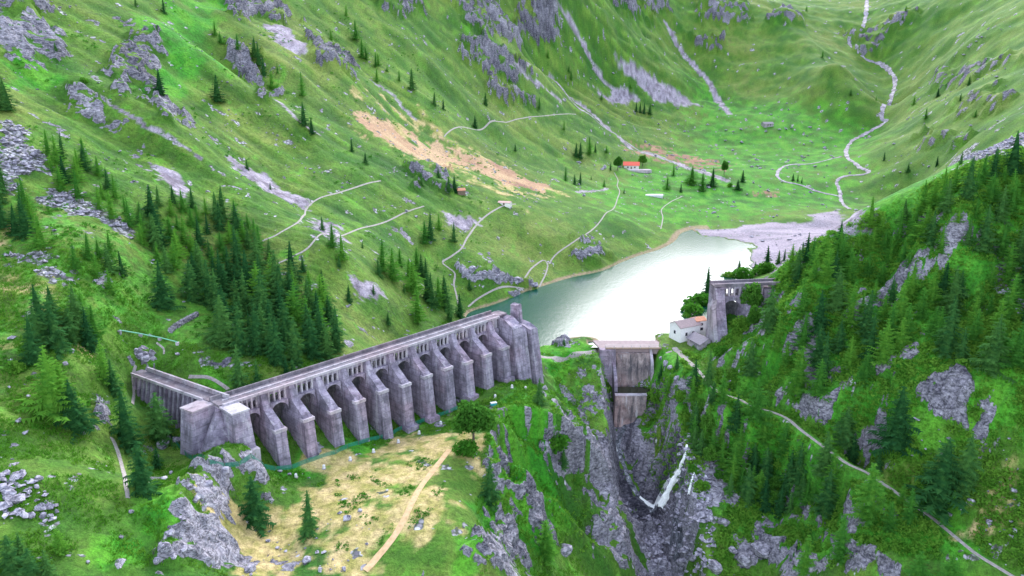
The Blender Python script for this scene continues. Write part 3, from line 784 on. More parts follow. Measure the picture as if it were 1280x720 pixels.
# ------------------------------------------------------------------ masonry materials
def make_concrete(name, lo, mid, hi, course=.9, stain=.5, bumpy=.5):
    t = NT(name); p = t.pos(); z = t.n('ShaderNodeSeparateXYZ'); t.link(p, z.inputs[0])
    n1 = t.noise(p, .35, 5, .65); n2 = t.noise(p, 1.7, 4, .7)
    c = t.ramp(n1, [(.3, lo), (.5, mid), (.7, hi)])
    blot = t.noise(p, .16, 5, .7, .5)
    c = t.mix(t.math('MULTIPLY', t.step(blot, .52, .66), .6), c, (.07, .068, .085))
    c = t.mix(t.math('MULTIPLY', t.step(t.noise(p, .09, 3, .6), .46, .62), .45), c, t.mix(1.0, c, (1.15, .88, .86), 'MULTIPLY'))
    streak = t.noise(t.scale(p, (.8, .8, .07)), .7, 5, .7)
    c = t.mix(t.math('MULTIPLY', t.step(streak, .5, .66), stain), c, (.055, .055, .065))
    c = t.mix(t.math('MULTIPLY', t.step(streak, .46, .34), stain * .7), c, (.58, .56, .60))
    # lift lines of the pours
    band = t.math('FRACT', t.math('ADD', t.math('MULTIPLY', z.outputs[2], 1 / course), t.math('MULTIPLY', n1, .25)))
    line = t.math('MULTIPLY', t.step(t.math('ABSOLUTE', t.math('SUBTRACT', band, .5)), .40, .5), .35)
    c = t.mix(line, c, (.07, .068, .08))
    c = t.mix(.6, c, t.ramp(n2, [(.3, .65), (.5, 1.0), (.7, 1.25)]), 'MULTIPLY')
    rnd = t.n('ShaderNodeObjectInfo').outputs['Random']
    c = t.mix(.8, c, t.ramp(rnd, [(0, .78), (1, 1.18)]), 'MULTIPLY')
    h = t.math('SUBTRACT', n2, t.math('MULTIPLY', line, .8))
    return t.done(c, .92, t.bump(h, bumpy, .2))
MAT['concrete'] = make_concrete('dam_concrete', (.14, .122, .17), (.265, .232, .305), (.38, .335, .425), 1.8, .55)
MAT['shaded_concrete'] = make_concrete('dam_shaded_concrete', (.07, .072, .085), (.13, .128, .145), (.2, .195, .215), 1.4, .6)  # dam concrete for vaults and galleries, shade of the recesses put into its colour
MAT['deck'] = make_concrete('dam_deck', (.13, .115, .14), (.18, .16, .19), (.23, .21, .24), 40, .3, .25)
MAT['pale_concrete'] = make_concrete('pale_concrete', (.30, .275, .32), (.40, .37, .42), (.50, .465, .52), 40, .25, .3)
def make_plain(name, c, rough=.8, var=.25, sc=2.0, metal=0):
    t = NT(name); p = t.objco()
    n = t.noise(p, sc, 4, .6)
    col = t.mix(1.0, c, t.ramp(n, [(.25, 1 - var), (.75, 1 + var)]), 'MULTIPLY')
    t.b.inputs['Metallic'].default_value = metal
    return t.done(col, rough, t.bump(n, .2, .05))
MAT['plaster'] = make_plain('white_plaster', (.80, .77, .79), .85, .1)
MAT['cream'] = make_plain('cream_plaster', (.74, .72, .66), .85, .12)
MAT['roof_brown'] = make_plain('weathered_roof', (.30, .23, .24), .8, .25)
MAT['roof_orange'] = make_plain('clay_roof', (.52, .24, .15), .8, .2)
MAT['roof_slate'] = make_plain('slate_roof', (.20, .18, .22), .75, .25)
MAT['roof_red'] = make_plain('red_roof', (.62, .07, .04), .6, .15)
MAT['glass'] = make_plain('window_glass', (.03, .035, .045), .15, .1)
MAT['timber'] = make_plain('old_timber', (.17, .12, .09), .85, .3)
MAT['steel'] = make_plain('galvanised_steel', (.36, .37, .40), .5, .15, metal=.6)
MAT['net'] = make_plain('green_net', (.02, .22, .15), .7, .25)
MAT['turquoise'] = make_plain('turquoise_paint', (.06, .42, .46), .5, .1)
MAT['white_stone'] = make_plain('white_marker_stone', (.62, .62, .64), .85, .2)
MAT['bleached'] = make_plain('bleached_wood', (.62, .58, .54), .85, .2)
MAT['rusty'] = make_concrete('rust_streaked_concrete', (.16, .12, .12), (.29, .23, .23), (.42, .35, .34), 60, .8, .4)

# ------------------------------------------------------------------ the dam: long broken section with buttresses
CREST = 25.0
K = Vector(from_z(277, 499, CREST)); E = Vector(from_z(637, 386, CREST))
DL = (E - K).length; DROT = math.atan2(E.y - K.y, E.x - K.x)
dam = empty('ruined_dam', (K.x, K.y, 0), DROT)
tag(dam, 'long ruined concrete dam with arched buttresses standing above the straw-coloured meadow', 'dam')
def dam_w(x, y): return (K.x + x * math.cos(DROT) - y * math.sin(DROT), K.y + x * math.sin(DROT) + y * math.cos(DROT))
def ground_local(x, y):
    w = dam_w(x, y); return float(zat(w[0], w[1]))
NB = 11; B0 = 9.6; BP = (DL - 12.2 - B0) / (NB - 1); BW = 3.0      # buttresses
bx = [B0 + i * BP for i in range(NB)]
PIER = DL - 4.6
random.seed(5)
def buttress(parent, x, wid, gnd, name='buttress', y_foot=-11.2, z_sh=15.6, mat=None, zmax=24.2):
    """battered pier: wide shaft with a sloping shoulder that narrows to the arcade"""
    h = wid / 2; zb = gnd - 4
    yb = 4.0
    def yf(z): return y_foot + (z - gnd) * .11                      # battered front
    def ring(z, hw, y0, y1): return [(x - hw, y0, z), (x + hw, y0, z), (x + hw, y1, z), (x - hw, y1, z)]
    m = MB().loft([ring(zb, h * 1.05, yf(zb), yb), ring(z_sh, h, yf(z_sh), 2.0)])
    o = m.build(name, mat or MAT['concrete'], parent)
    ysh = yf(z_sh)
    MB().loft([ring(z_sh + .003, h - .12, ysh + .15, 1.8), ring(z_sh + 1.0, h - .3, ysh + 1.0, 1.7), ring(zmax - 3.6, h * .72, -4.4, 1.6), ring(zmax - .2, h * .46, -2.75, 1.5)]).build('shoulder', mat or MAT['concrete'], o)
    MB().box(x - h - .22, x + h + .22, ysh - .22, ysh + 1.5, z_sh - .55, z_sh + .28).build('cap_stone', MAT['pale_concrete'], o)
    return o
for i, x in enumerate(bx):
    g = ground_local(x, -12)
    b = buttress(dam, x, BW, g, z_sh=16.6 + .25 * math.sin(i * 2.1))
    if i in (5, 6, 8, 10):
        MB().box(x - BW * .5 - .5, x + BW * .5 + .5, -12.2, -8, g - 2, g + 1.5).build('footing', MAT['concrete'], b)
# vaults leaning upstream between the buttresses
def vault(parent, x0, x1, zb, zt, mat, y_top=-1.2, lean=.42):
    cx, r = (x0 + x1) / 2, (x1 - x0) / 2; n = 10; V = []; m = 8
    for j in range(m + 1):
        f = j / m; z = zt + (zb - zt) * f; y = y_top + (zt - z) * lean
        for k in range(n + 1):
            a = math.pi * k / n
            V.append((cx - r * math.cos(a), y + r * math.sin(a) * .92, z + r * math.sin(a) * lean * .9))
    Fq = [(j*(n+1)+k, j*(n+1)+k+1, (j+1)*(n+1)+k+1, (j+1)*(n+1)+k) for j in range(m) for k in range(n)]
    b = len(V); V2 = [(p[0], p[1] + .8, p[2] + .25) for p in V]
    mm = MB().add(V, [f[::-1] for f in Fq]); mm.add(V2, Fq)
    return mm.build('vault', mat, parent, smooth=True, fix=False)
edges = [1.6] + bx + [PIER - 3.9]
for i in range(len(edges) - 1):
    x0 = edges[i] + (BW / 2 if i else 2.2); x1 = edges[i+1] - BW / 2 + (0 if i < len(edges) - 2 else 1.6)
    gb = min(ground_local(x0, -3), ground_local(x1, -3)) - 4
    vault(dam, x0 - .05, x1 + .05, gb, 19.0, MAT['shaded_concrete'])
    # spandrel with its large arch, and the arcade of three small arches above
    sp_ = MB().arch_head(x0, x1, 18.1, 21.0, -3.3, -1.5, 14, rise=min((x1 - x0) / 2, 2.55)).build('spandrel_arch', MAT['concrete'], dam)
    w = (x1 - x0); pw = .42; ow = (w - 4 * pw) / 3
    for k in range(3):
        a0 = x0 + pw + k * (ow + pw)
        for (ya, yb_) in ((-2.35, -1.75), (1.1, 1.6)):
            MB().arch_head(a0, a0 + ow, 22.75, 24.0, ya, yb_, 8, rise=min(ow / 2, .75)).build('small_arch', MAT['concrete'], dam)
    for k in range(4):
        a0 = x0 + k * (ow + pw)
        for (ya, yb_) in ((-2.38, -1.72), (1.08, 1.62)):
            MB().box(a0, a0 + pw, ya, yb_, 20.99, 24.0).build('pillar', MAT['pale_concrete'] if ya < 0 else MAT['concrete'], dam)
    MB().box(x0, x1, -1.49, 1.7, 20.3, 20.95).build('gallery_floor', MAT['shaded_concrete'], dam)
for x in bx:                                        # solid piers between the groups of arches
    MB().box(x - BW / 2, x + BW / 2, -2.2, 1.65, 18.0, 23.99).build('pier', MAT['concrete'], dam)
# walkway
xe = DL - 7.2
MB().box(-2.0, xe, -2.2, 2.6, 24.02, 24.62).build('walkway', MAT['deck'], dam)
MB().box(-1.0, xe - .2, -2.75, -2.203, 24.10, 24.78).build('cornice', MAT['pale_concrete'], dam)
MB().box(-2.0, xe + .6, 2.0, 2.55, 24.623, 25.45).build('parapet', MAT['deck'], dam)
MB().box(.0, xe, -.35, .0, 24.623, 24.86).build('kerb', MAT['pale_concrete'], dam)
# the torn end: a broad double pier and a free-standing slab with a broken top
g = ground_local(PIER, -11)
def ragged(parent, name, x0, x1, yf, yb, zb, zt, batter, seed, mat, n=5, rag=.8, jag=None):
    """a block with a broken top and slightly rough faces"""
    rr = random.Random(seed); V = []; nz_ = 9
    ring = []
    xs = [x0 + (x1 - x0) * i / n for i in range(n + 1)]; ys = [0, .33, .66, 1]
    rows = []
    for j in range(nz_ + 1):
        f = j / nz_; row = []
        z = zb + (zt - zb) * f
        y0 = yf + (z - zb) * batter
        pts = [(x, y0) for x in xs] + [(x1, y0 + (yb - y0) * q) for q in ys[1:]] + [(x, yb) for x in xs[::-1][1:]] + [(x0, y0 + (yb - y0) * q) for q in ys[::-1][1:-1]]
        for (px, py) in pts:
            dz = 0
            if j == nz_:
                q = (py - yf) / (yb - yf); dz = rr.uniform(-rag, rag * .4) + (jag((px - x0) / (x1 - x0), q) if jag else 0)
            row.append((px + rr.uniform(-.06, .06), py + rr.uniform(-.08, .08), z + dz))
        rows.append(row)
    m = MB().loft(rows, cap=False)
    top = rows[-1]; c = tuple(sum(p[k] for p in top) / len(top) for k in range(3)); b = len(m.v); nn = len(top)
    m.v.append((c[0], c[1], c[2] - .3)); m.f += [(b - nn + i, b - nn + (i + 1) % nn, b) for i in range(nn)]
    return m.build(name, mat, parent)
ragged(dam, 'end_pier', PIER - 3.2, PIER + 1.6, -12.6, 3.0, g - 5, 24.4, .17, 3, MAT['concrete'], rag=.35, jag=lambda a, q: -6.5 * max(0, .42 - q) / .42 if q < .42 else 0)
ragged(dam, 'end_pier', PIER + 1.65, PIER + 4.0, -11.6, 2.0, g - 5, 22.0, .16, 9, MAT['concrete'], rag=.5, jag=lambda a, q: -4.5 * max(0, .5 - q) / .5)
slab = ragged(dam, 'broken_slab', DL + .5, DL + 3.9, -13.2, 1.0, g - 8, 19.6, .17, 13, MAT['concrete'], rag=.5, jag=lambda a, q: -2.0 * max(0, .4 - q) / .4 + 2.0 * q)
ragged(dam, 'pinnacle', DL + .8, DL + 2.9, -3.6, .4, 18.6, 26.6, .12, 17, MAT['concrete'], rag=.3)
MB().box(PIER - 3.0, PIER + 1.5, -1.7, 2.2, 24.2, 24.7).build('end_slab', MAT['deck'], dam)
# corner bastion where the wing turns off
W = Vector(from_z(172, 462, CREST)); WL = (W - K).length
WROT = math.atan2(W.y - K.y, W.x - K.x) - DROT      # wing direction in the dam's frame
gb = min(ground_local(-4, -10), ground_local(2, -12)) - 4
def wing_p(a, s):                                    # a metres along the wing, s metres out on its downstream side
    c, q = math.cos(WROT), math.sin(WROT)
    nx__, ny__ = (-q, c) if (-q * 0 + c * -1) > 0 else (q, -c)
    if ny__ > 0: nx__, ny__ = -nx__, -ny__
    return (a * c + s * nx__, a * q + s * ny__)
def quad_prism(parent, name, pts_top, pts_bot, zt, zb, mat):
    return MB().loft([[(p[0], p[1], zb) for p in pts_bot], [(p[0], p[1], zt) for p in pts_top]]).build(name, mat, parent)
tB = [(-1.7, -8.4), (2.6, -8.4), (2.6, 1.5), (-1.7, 1.5)]; bB = [(-2.1, -11.2), (2.9, -11.2), (2.9, 1.5), (-2.1, 1.5)]
quad_prism(dam, 'bastion_buttress', tB, bB, 23.9, gb, MAT['concrete'])
MB().box(-2.3, 3.1, -11.3, -7.6, gb, 14.6).build('bastion_footing', MAT['pale_concrete'], dam)
tA = [wing_p(1.0, 7.6), wing_p(5.6, 7.6), wing_p(5.6, -.5), wing_p(1.0, -.5)]; bA = [wing_p(.8, 9.8), wing_p(5.9, 9.8), wing_p(5.9, -.5), wing_p(.8, -.5)]
quad_prism(dam, 'bastion_buttress', tA[::-1], bA[::-1], 23.9, gb, MAT['concrete'])
mid = ((tA[0][0] + tB[0][0]) / 2, (tA[0][1] + tB[0][1]) / 2)
n = 20; ca = [(2*math.pi*k/n) for k in range(n)]
cx0, cy0 = mid[0] * .62, mid[1] * .62
MB().loft([[(cx0 + 4.6*math.cos(a), cy0 + 4.6*math.sin(a), 14.0) for a in ca], [(cx0*.8 + .5*math.cos(a), cy0*.8 + .5*math.sin(a), 23.6) for a in ca]]).build('bastion_cone', MAT['concrete'], dam, smooth=False)
MB().loft([[(cx0 + 5.6*math.cos(a), cy0 + 5.6*math.sin(a), gb) for a in ca], [(cx0 + 5.2*math.cos(a), cy0 + 5.2*math.sin(a), 14.0) for a in ca]]).build('bastion_drum', MAT['concrete'], dam)
MB().prism_z([wing_p(5.8, 7.8), wing_p(.8, 7.8), wing_p(.8, -.5), wing_p(5.8, -.5)], 23.903, 24.3).build('bastion_top', MAT['pale_concrete'], dam)
MB().prism_z([(-1.9, -8.6), (2.8, -8.6), (2.8, 1.5), (-1.9, 1.5)], 23.906, 24.306).build('bastion_top', MAT['pale_concrete'], dam)
# wing wall with close ribs
def wing_box(name, a0, a1, s0, s1, z0, z1, mat, parent=dam):
    pts = [wing_p(a0, s0), wing_p(a1, s0), wing_p(a1, s1), wing_p(a0, s1)]
    return MB().prism_z(pts, z0, z1).build(name, mat, parent)
wz = lambda a: ground_local(*wing_p(a, 4)) - 3
wall = wing_box('wing_wall', 5.0, WL, -1.6, 1.2, 8.0, 24.0, MAT['concrete'])
wing_box('wing_walkway', 2.4, WL + .5, -1.5, 1.7, 24.02, 24.5, MAT['deck'])
wing_box('wing_parapet', -.5, WL - 2.0, -2.0, -1.503, 24.0, 25.6, MAT['pale_concrete'])
wing_box('wing_kerb', 5.0, WL, 1.703, 2.1, 24.0, 24.75, MAT['pale_concrete'])
nr = 15
for i in range(nr):
    a = 7.4 + i * (WL - 8.4) / (nr - 1); g0 = wz(a); hw = .38
    p0 = lambda s, q: wing_p(a + q, s)
    MB().loft([[(*p0(1.0, -hw), g0), (*p0(1.0, hw), g0), (*p0(2.2 + (24 - g0) * .16, hw), g0), (*p0(2.2 + (24 - g0) * .16, -hw), g0)],
               [(*p0(1.0, -hw), 23.98), (*p0(1.0, hw), 23.98), (*p0(1.7, hw), 23.98), (*p0(1.7, -hw), 23.98)]]).build('rib', MAT['concrete'], dam)

# ------------------------------------------------------------------ the far stub of the dam
R0 = Vector(from_z(893, 354, CREST)); R1 = Vector(from_z(968, 351, CREST))
RROT = math.atan2(R1.y - R0.y, R1.x - R0.x); RL = (R1 - R0).length
stub = empty('dam_stub', (R0.x, R0.y, 0), RROT)
tag(stub, 'short broken dam stub with one dark vault on the wooded hillside', 'dam')
random.seed(8)
gs = float(zat(R0.x - 2, R0.y - 10))
ragged(stub, 'end_pier', -.9, 2.7, -13.0, 2.4, gs - 6, 24.0, .38, 23, MAT['concrete'], rag=.2)
ragged(stub, 'broken_face', -2.5, -.7, -13.0, -1.0, gs - 6, 17.0, .42, 29, MAT['pale_concrete'], rag=1.0, jag=lambda a, q: 3.0 * a)
bay = [(2.7, 9.6), (12.2, 18.5)]
for (x0, x1) in bay:
    MB().arch_head(x0, x1, 15.6, 20.4, -3.3, -1.5, 14, rise=3.3).build('spandrel_arch', MAT['concrete'], stub)
    vault(stub, x0 - .05, x1 + .05, 2.0, 16.2, MAT['shaded_concrete'])
    w = x1 - x0; pw = .55; ow = (w - 4 * pw) / 3
    for k in range(3):
        a0 = x0 + pw + k * (ow + pw)
        for (ya, yb_) in ((-2.35, -1.7), (1.0, 1.6)):
            MB().arch_head(a0, a0 + ow, 22.5, 24.0, ya, yb_, 8, rise=.8).build('small_arch', MAT['concrete'], stub)
    for k in range(4):
        a0 = x0 + k * (ow + pw)
        for (ya, yb_) in ((-2.38, -1.67), (.98, 1.62)):
            MB().box(a0, a0 + pw, ya, yb_, 20.39, 24.0).build('pillar', MAT['pale_concrete'] if ya < 0 else MAT['concrete'], stub)
    MB().box(x0, x1, -1.49, 1.7, 19.7, 20.35).build('gallery_floor', MAT['shaded_concrete'], stub)
buttress(stub, 10.9, 2.6, float(zat(R0.x + 10, R0.y - 8)), y_foot=-10, z_sh=14.5)
MB().box(9.6, 12.2, -2.2, 1.65, 18.0, 23.99).build('pier', MAT['concrete'], stub)
quad_prism(stub, 'end_wall', [(18.5, -3.4), (24.0, -2.6), (24.0, 2.2), (18.5, 2.2)], [(18.5, -5.4), (23.5, -3.0), (23.5, 2.2), (18.5, 2.2)], 22.6, 8, MAT['concrete'])
MB().box(-1.0, RL + 4.5, -2.3, 2.4, 24.02, 24.62).build('walkway', MAT['deck'], stub)
MB().box(-.9, RL + 4.0, -2.75, -2.303, 24.1, 25.3).build('parapet', MAT['deck'], stub)
MB().box(-.9, RL + 4.0, 1.9, 2.4, 24.623, 25.4).build('parapet', MAT['deck'], stub)
for k in range(3):
    MB().tube((-1.2 + k * .9, -2.0, 24.6), (-1.2 + k * .9, -2.0, 25.9), .05).build('railing_post', MAT['steel'], stub)

# ------------------------------------------------------------------ spillway
sp = empty('spillway', (46, 281, -1))
tag(sp, 'stained concrete spillway with footbridge at the outlet of the lake', 'spillway')
def at_sp(m, name, mat):
    m.v = [(p[0] - 46, p[1] - 281, p[2] + 1) for p in m.v]; return m.build(name, mat, sp)
at_sp(MB().loft([[(39.2, 278.0, -14.2), (52.2, 278.0, -14.2), (52.2, 281.8, -14.2), (39.2, 281.8, -14.2)], [(39.2, 279.8, -1.2), (52.2, 279.8, -1.2), (52.2, 281.8, -1.2), (39.2, 281.8, -1.2)]]), 'spillway_face', MAT['rusty'])
at_sp(MB().loft([[(33.5, 281.9, -2), (56.5, 281.9, -2), (58.5, 291.0, -2), (31.5, 291.0, -2)], [(33.5, 281.9, .1), (56.5, 281.9, .1), (58.5, 290.6, .4), (31.5, 290.6, .4)]]), 'apron', make_plain('wet_pink_concrete', (.28, .215, .225), .8, .2, .6))
for i in range(7):
    x = 39.9 + i * 1.94
    at_sp(MB().loft([[(x - .16, 277.75, -13.4), (x + .16, 277.75, -13.4), (x + .16, 278.4, -13.4), (x - .16, 278.4, -13.4)], [(x - .16, 279.55, -1.4), (x + .16, 279.55, -1.4), (x + .16, 280.1, -1.4), (x - .16, 280.1, -1.4)]]), 'spillway_rib', MAT['rusty'])
at_sp(MB().box(35.4, 56.6, 280.1, 281.6, .55, .85), 'footbridge', MAT['timber'])
for x in (35.4, 38.7, 42, 45.3, 48.6, 52, 56.4):
    at_sp(MB().box(x - .05, x + .05, 280.12, 280.2, .85, 1.9), 'railing_post', MAT['steel'])
    at_sp(MB().box(x - .05, x + .05, 281.5, 281.58, .85, 1.9), 'railing_post', MAT['steel'])
for y in (280.14, 281.52):
    for z in (1.35, 1.88): at_sp(MB().box(35.4, 56.6, y, y + .05, z, z + .05), 'railing', MAT['steel'])
at_sp(MB().loft([[(33.2, 279.0, -8), (39.2, 276.2, -15), (39.2, 281.85, -15), (33.2, 281.85, -8)], [(33.2, 279.6, .5), (39.2, 279.4, .5), (39.2, 281.85, .5), (33.2, 281.85, .5)]]), 'wing_wall', MAT['concrete'])
at_sp(MB().loft([[(52.2, 274, -16), (53.6, 274, -16), (53.6, 281.85, -16), (52.2, 281.85, -16)], [(52.2, 276.5, -3.5), (53.2, 276.5, -3.5), (53.2, 281.85, .5), (52.2, 281.85, .5)]]), 'wing_wall', MAT['pale_concrete'])
at_sp(MB().loft([[(38.0, 270, -17), (39.2, 270, -17), (39.2, 279, -17), (38.0, 279, -17)], [(38.0, 271, -9), (39.2, 271, -9), (39.2, 279, -4), (38.0, 279, -4)]]), 'wing_wall', MAT['concrete'])
lw = empty('stilling_weir', (44, 270, -16))
tag(lw, 'low stained weir holding a dark pool in the gorge below the spillway', 'weir')
def at_lw(m, name, mat):
    m.v = [(p[0] - 44, p[1] - 270, p[2] + 16) for p in m.v]; return m.build(name, mat, lw)
at_lw(MB().loft([[(37.8, 266.4, -25), (49.2, 266.4, -25), (50, 268.8, -25), (37.4, 268.8, -25)], [(38, 267.4, -12.9), (49.5, 267.4, -12.9), (49.7, 268.8, -12.9), (37.8, 268.8, -12.9)]]), 'weir_wall', MAT['rusty'])
at_lw(MB().box(37.9, 49.6, 267.2, 268.9, -12.897, -12.5), 'weir_crest', MAT['pale_concrete'])
pool = MB().add([(38, 268.7, -12.95), (53, 268.7, -12.95), (53, 275.8, -12.95), (38, 275.8, -12.95)], [(0, 1, 2, 3)]).build('pool', make_plain('dark_pool_water', (.03, .035, .02), .1, .1), fix=False)
tag(pool, 'dark still pool under the spillway', kind='structure')

# ------------------------------------------------------------------ buildings by the lake
def gable_house(name, loc, rz, lx, ly, h, rise, wall_m, roof_m, label, over=.5, wins=(), doors=(), chimney=None):
    o = empty(name, loc, rz); tag(o, label, 'house')
    hx, hy = lx / 2, ly / 2
    MB().prism_x([(-hy, -1.5), (hy, -1.5), (hy, h), (0, h + rise), (-hy, h)], -hx, hx).build('wall', wall_m, o)
    k = rise / hy
    for s in (-1, 1):
        y0, z0 = s * (hy + over), h - over * k
        m = MB().add([(-hx - over, y0, z0 + .05), (hx + over, y0, z0 + .05), (hx + over, 0, h + rise + .05), (-hx - over, 0, h + rise + .05),
                      (-hx - over, y0, z0 + .25), (hx + over, y0, z0 + .25), (hx + over, 0, h + rise + .25), (-hx - over, 0, h + rise + .25)],
                     [(0,1,2,3),(4,5,6,7),(0,1,5,4),(1,2,6,5),(2,3,7,6),(3,0,4,7)])
        m.build('roof', roof_m, o)
    for (face, a, z, w, hh) in wins:
        f = MB(); p = MB()
        if face in ('y-', 'y+'):
            s = -1 if face == 'y-' else 1; y = s * hy
            f.box(a - w/2 - .1, a + w/2 + .1, min(y, y + s*.07), max(y, y + s*.07), z - .1, z + hh + .1); p.box(a - w/2, a + w/2, min(y + s*.02, y + s*.10), max(y + s*.02, y + s*.10), z, z + hh)
        else:
            s = -1 if face == 'x-' else 1; x = s * hx
            f.box(min(x, x + s*.07), max(x, x + s*.07), a - w/2 - .1, a + w/2 + .1, z - .1, z + hh + .1); p.box(min(x + s*.02, x + s*.10), max(x + s*.02, x + s*.10), a - w/2, a + w/2, z, z + hh)
        wo = f.build('window', MAT['pale_concrete'], o); p.build('pane', MAT['glass'], wo)
    for (face, a, w, hh) in doors:
        s = -1 if face[1] == '-' else 1
        m = MB().box(a - w/2, a + w/2, *sorted((s*hy, s*(hy + .08))), 0, hh) if face[0] == 'y' else MB().box(*sorted((s*hx, s*(hx + .08))), a - w/2, a + w/2, 0, hh)
        m.build('door', MAT['timber'], o)
    if chimney: MB().box(chimney[0] - .35, chimney[0] + .35, chimney[1] - .35, chimney[1] + .35, h, h + rise + .9).build('chimney', wall_m, o)
    return o
hA = from_z(855, 422, 1.6)
gable_house('keepers_house', (hA[0], hA[1], 1.5), R(28), 9.5, 6.6, 5.8, 1.7, MAT['plaster'], MAT['roof_brown'], 'white house with weathered brown gable roof on the lake shore', wins=[('y-', -1.8, 2.2, .9, 1.2), ('y-', 1.6, 2.2, .9, 1.2), ('x-', 0, 2.6, .9, 1.2), ('y-', .2, .6, .8, 1.0)], doors=[('x+', 0, 1.0, 2.1)])
hB = from_z(872, 417, 2.2)
gable_house('small_annexe', (hB[0], hB[1], 1.8), R(18), 4.2, 4.6, 6.4, .8, MAT['plaster'], MAT['roof_orange'], 'narrow white annexe with orange roof beside the lake house', over=.35, wins=[('y-', .2, 2.6, 1.1, 1.0), ('y-', .2, 4.6, .8, .8)])
hC = from_z(876, 433, 1.4)
gable_house('stone_shed', (hC[0], hC[1], 1.2), R(112), 8.2, 6.6, 2.8, 1.6, MAT['pale_concrete'], MAT['roof_slate'], 'low shed with slate-grey roof at the foot of the dam stub', doors=[('y-', 1.2, 1.0, 1.9)], wins=[('x-', 0, 1.1, .7, .6)])
# huts up the valley
hD = G(789, 211)
hut = gable_house('alpine_hut', (hD[0], hD[1], hD[2]), R(-8), 13, 9, 3.2, 2.4, MAT['cream'], MAT['roof_red'], 'small alpine hut with bright red roof on the valley meadow', over=.7, wins=[('y-', -3, 1, 1.2, 1.1), ('y-', 3, 1, 1.2, 1.1)], doors=[('y-', 0, 1.2, 2.1)])
terr = MB().prism_z([(hD[0] - 9, hD[1] - 13), (hD[0] + 16, hD[1] - 12), (hD[0] + 15, hD[1] - 5.5), (hD[0] - 9, hD[1] - 5.5)], hD[2] - 2.5, hD[2] + .15).build('terrace', MAT['pale_concrete'])
tag(terr, 'pale stone terrace in front of the red-roofed hut', 'terrace')
hE = G(959, 158)
gable_house('shepherd_hut', hE, R(10), 11, 7, 2.6, 1.6, MAT['pale_concrete'], MAT['roof_slate'], 'low stone shepherd hut below a dark mound far up the valley', wins=[('y-', 2, 1, 1, 1)], doors=[('y-', -1, 1, 1.8)])
hF = G(631, 256)
gable_house('ruined_barn', hF, R(-15), 7, 4.2, 1.2, .5, MAT['cream'], make_plain('faded_pink_roof', (.5, .32, .30), .8, .25), 'low faded pink-roofed barn at the top of the zigzag path', over=.2, doors=[('y-', 0, 1, 1.1)])
hG = G(576, 243)
gable_house('brown_hut', hG, R(20), 4.2, 3.2, 1.8, .9, MAT['timber'], MAT['roof_orange'], 'tiny brown hut between spruces and the rock knoll', over=.3, doors=[('y-', 0, .8, 1.5)])
cs = G(816, 245); sl_ = MB()
sl_.prism_z([(cs[0]-6, cs[1]-2.5), (cs[0]+7, cs[1]-3), (cs[0]+8, cs[1]+3), (cs[0]-5, cs[1]+3)], cs[2] - 1.5, cs[2] + .9)
tag(sl_.build('water_tank', MAT['white_stone']), 'flat white concrete tank in the valley meadow', 'tank')
# ------------------------------------------------------------------ foliage materials
def make_leaf(name, dark, mid, light, trans=.3, sc=.7):
    m = bpy.data.materials.new(name); m.use_nodes = True; nt = m.node_tree; nt.nodes.clear()
    out = nt.nodes.new('ShaderNodeOutputMaterial'); mx = nt.nodes.new('ShaderNodeMixShader'); df = nt.nodes.new('ShaderNodeBsdfDiffuse'); tr = nt.nodes.new('ShaderNodeBsdfTranslucent')
    oi = nt.nodes.new('ShaderNodeObjectInfo'); ns = nt.nodes.new('ShaderNodeTexNoise'); ge = nt.nodes.new('ShaderNodeNewGeometry')
    ns.inputs['Scale'].default_value = sc; ns.inputs['Detail'].default_value = 2
    nt.links.new(ge.outputs['Position'], ns.inputs['Vector'])
    ad = nt.nodes.new('ShaderNodeMath'); ad.operation = 'MULTIPLY_ADD'; nt.links.new(oi.outputs['Random'], ad.inputs[0]); ad.inputs[1].default_value = .5
    nt.links.new(ns.outputs[0], ad.inputs[2])
    rp = nt.nodes.new('ShaderNodeValToRGB'); nt.links.new(ad.outputs[0], rp.inputs[0])
    e = rp.color_ramp.elements; e[0].position = .38; e[0].color = (*dark, 1); e[1].position = 1.05; e[1].color = (*light, 1)
    k = e.new(.7); k.color = (*mid, 1)
    nt.links.new(rp.outputs[0], df.inputs[0]); nt.links.new(rp.outputs[0], tr.inputs[0]); mx.inputs[0].default_value = trans
    nt.links.new(df.outputs[0], mx.inputs[1]); nt.links.new(tr.outputs[0], mx.inputs[2]); nt.links.new(mx.outputs[0], out.inputs[0])
    return m
MAT['spruce'] = make_leaf('spruce_needles', (.015, .07, .024), (.032, .115, .032), (.07, .185, .042), .25)
MAT['larch'] = make_leaf('larch_needles', (.06, .22, .04), (.095, .30, .045), (.16, .38, .05), .5)
MAT['leaf'] = make_leaf('broad_leaves', (.045, .15, .022), (.07, .21, .03), (.11, .28, .04), .45)
MAT['shrub'] = make_leaf('shrub_leaves', (.05, .19, .022), (.085, .265, .03), (.16, .34, .045), .5, .25)
MAT['bark'] = make_plain('bark', (.11, .085, .07), .95, .3, 6)

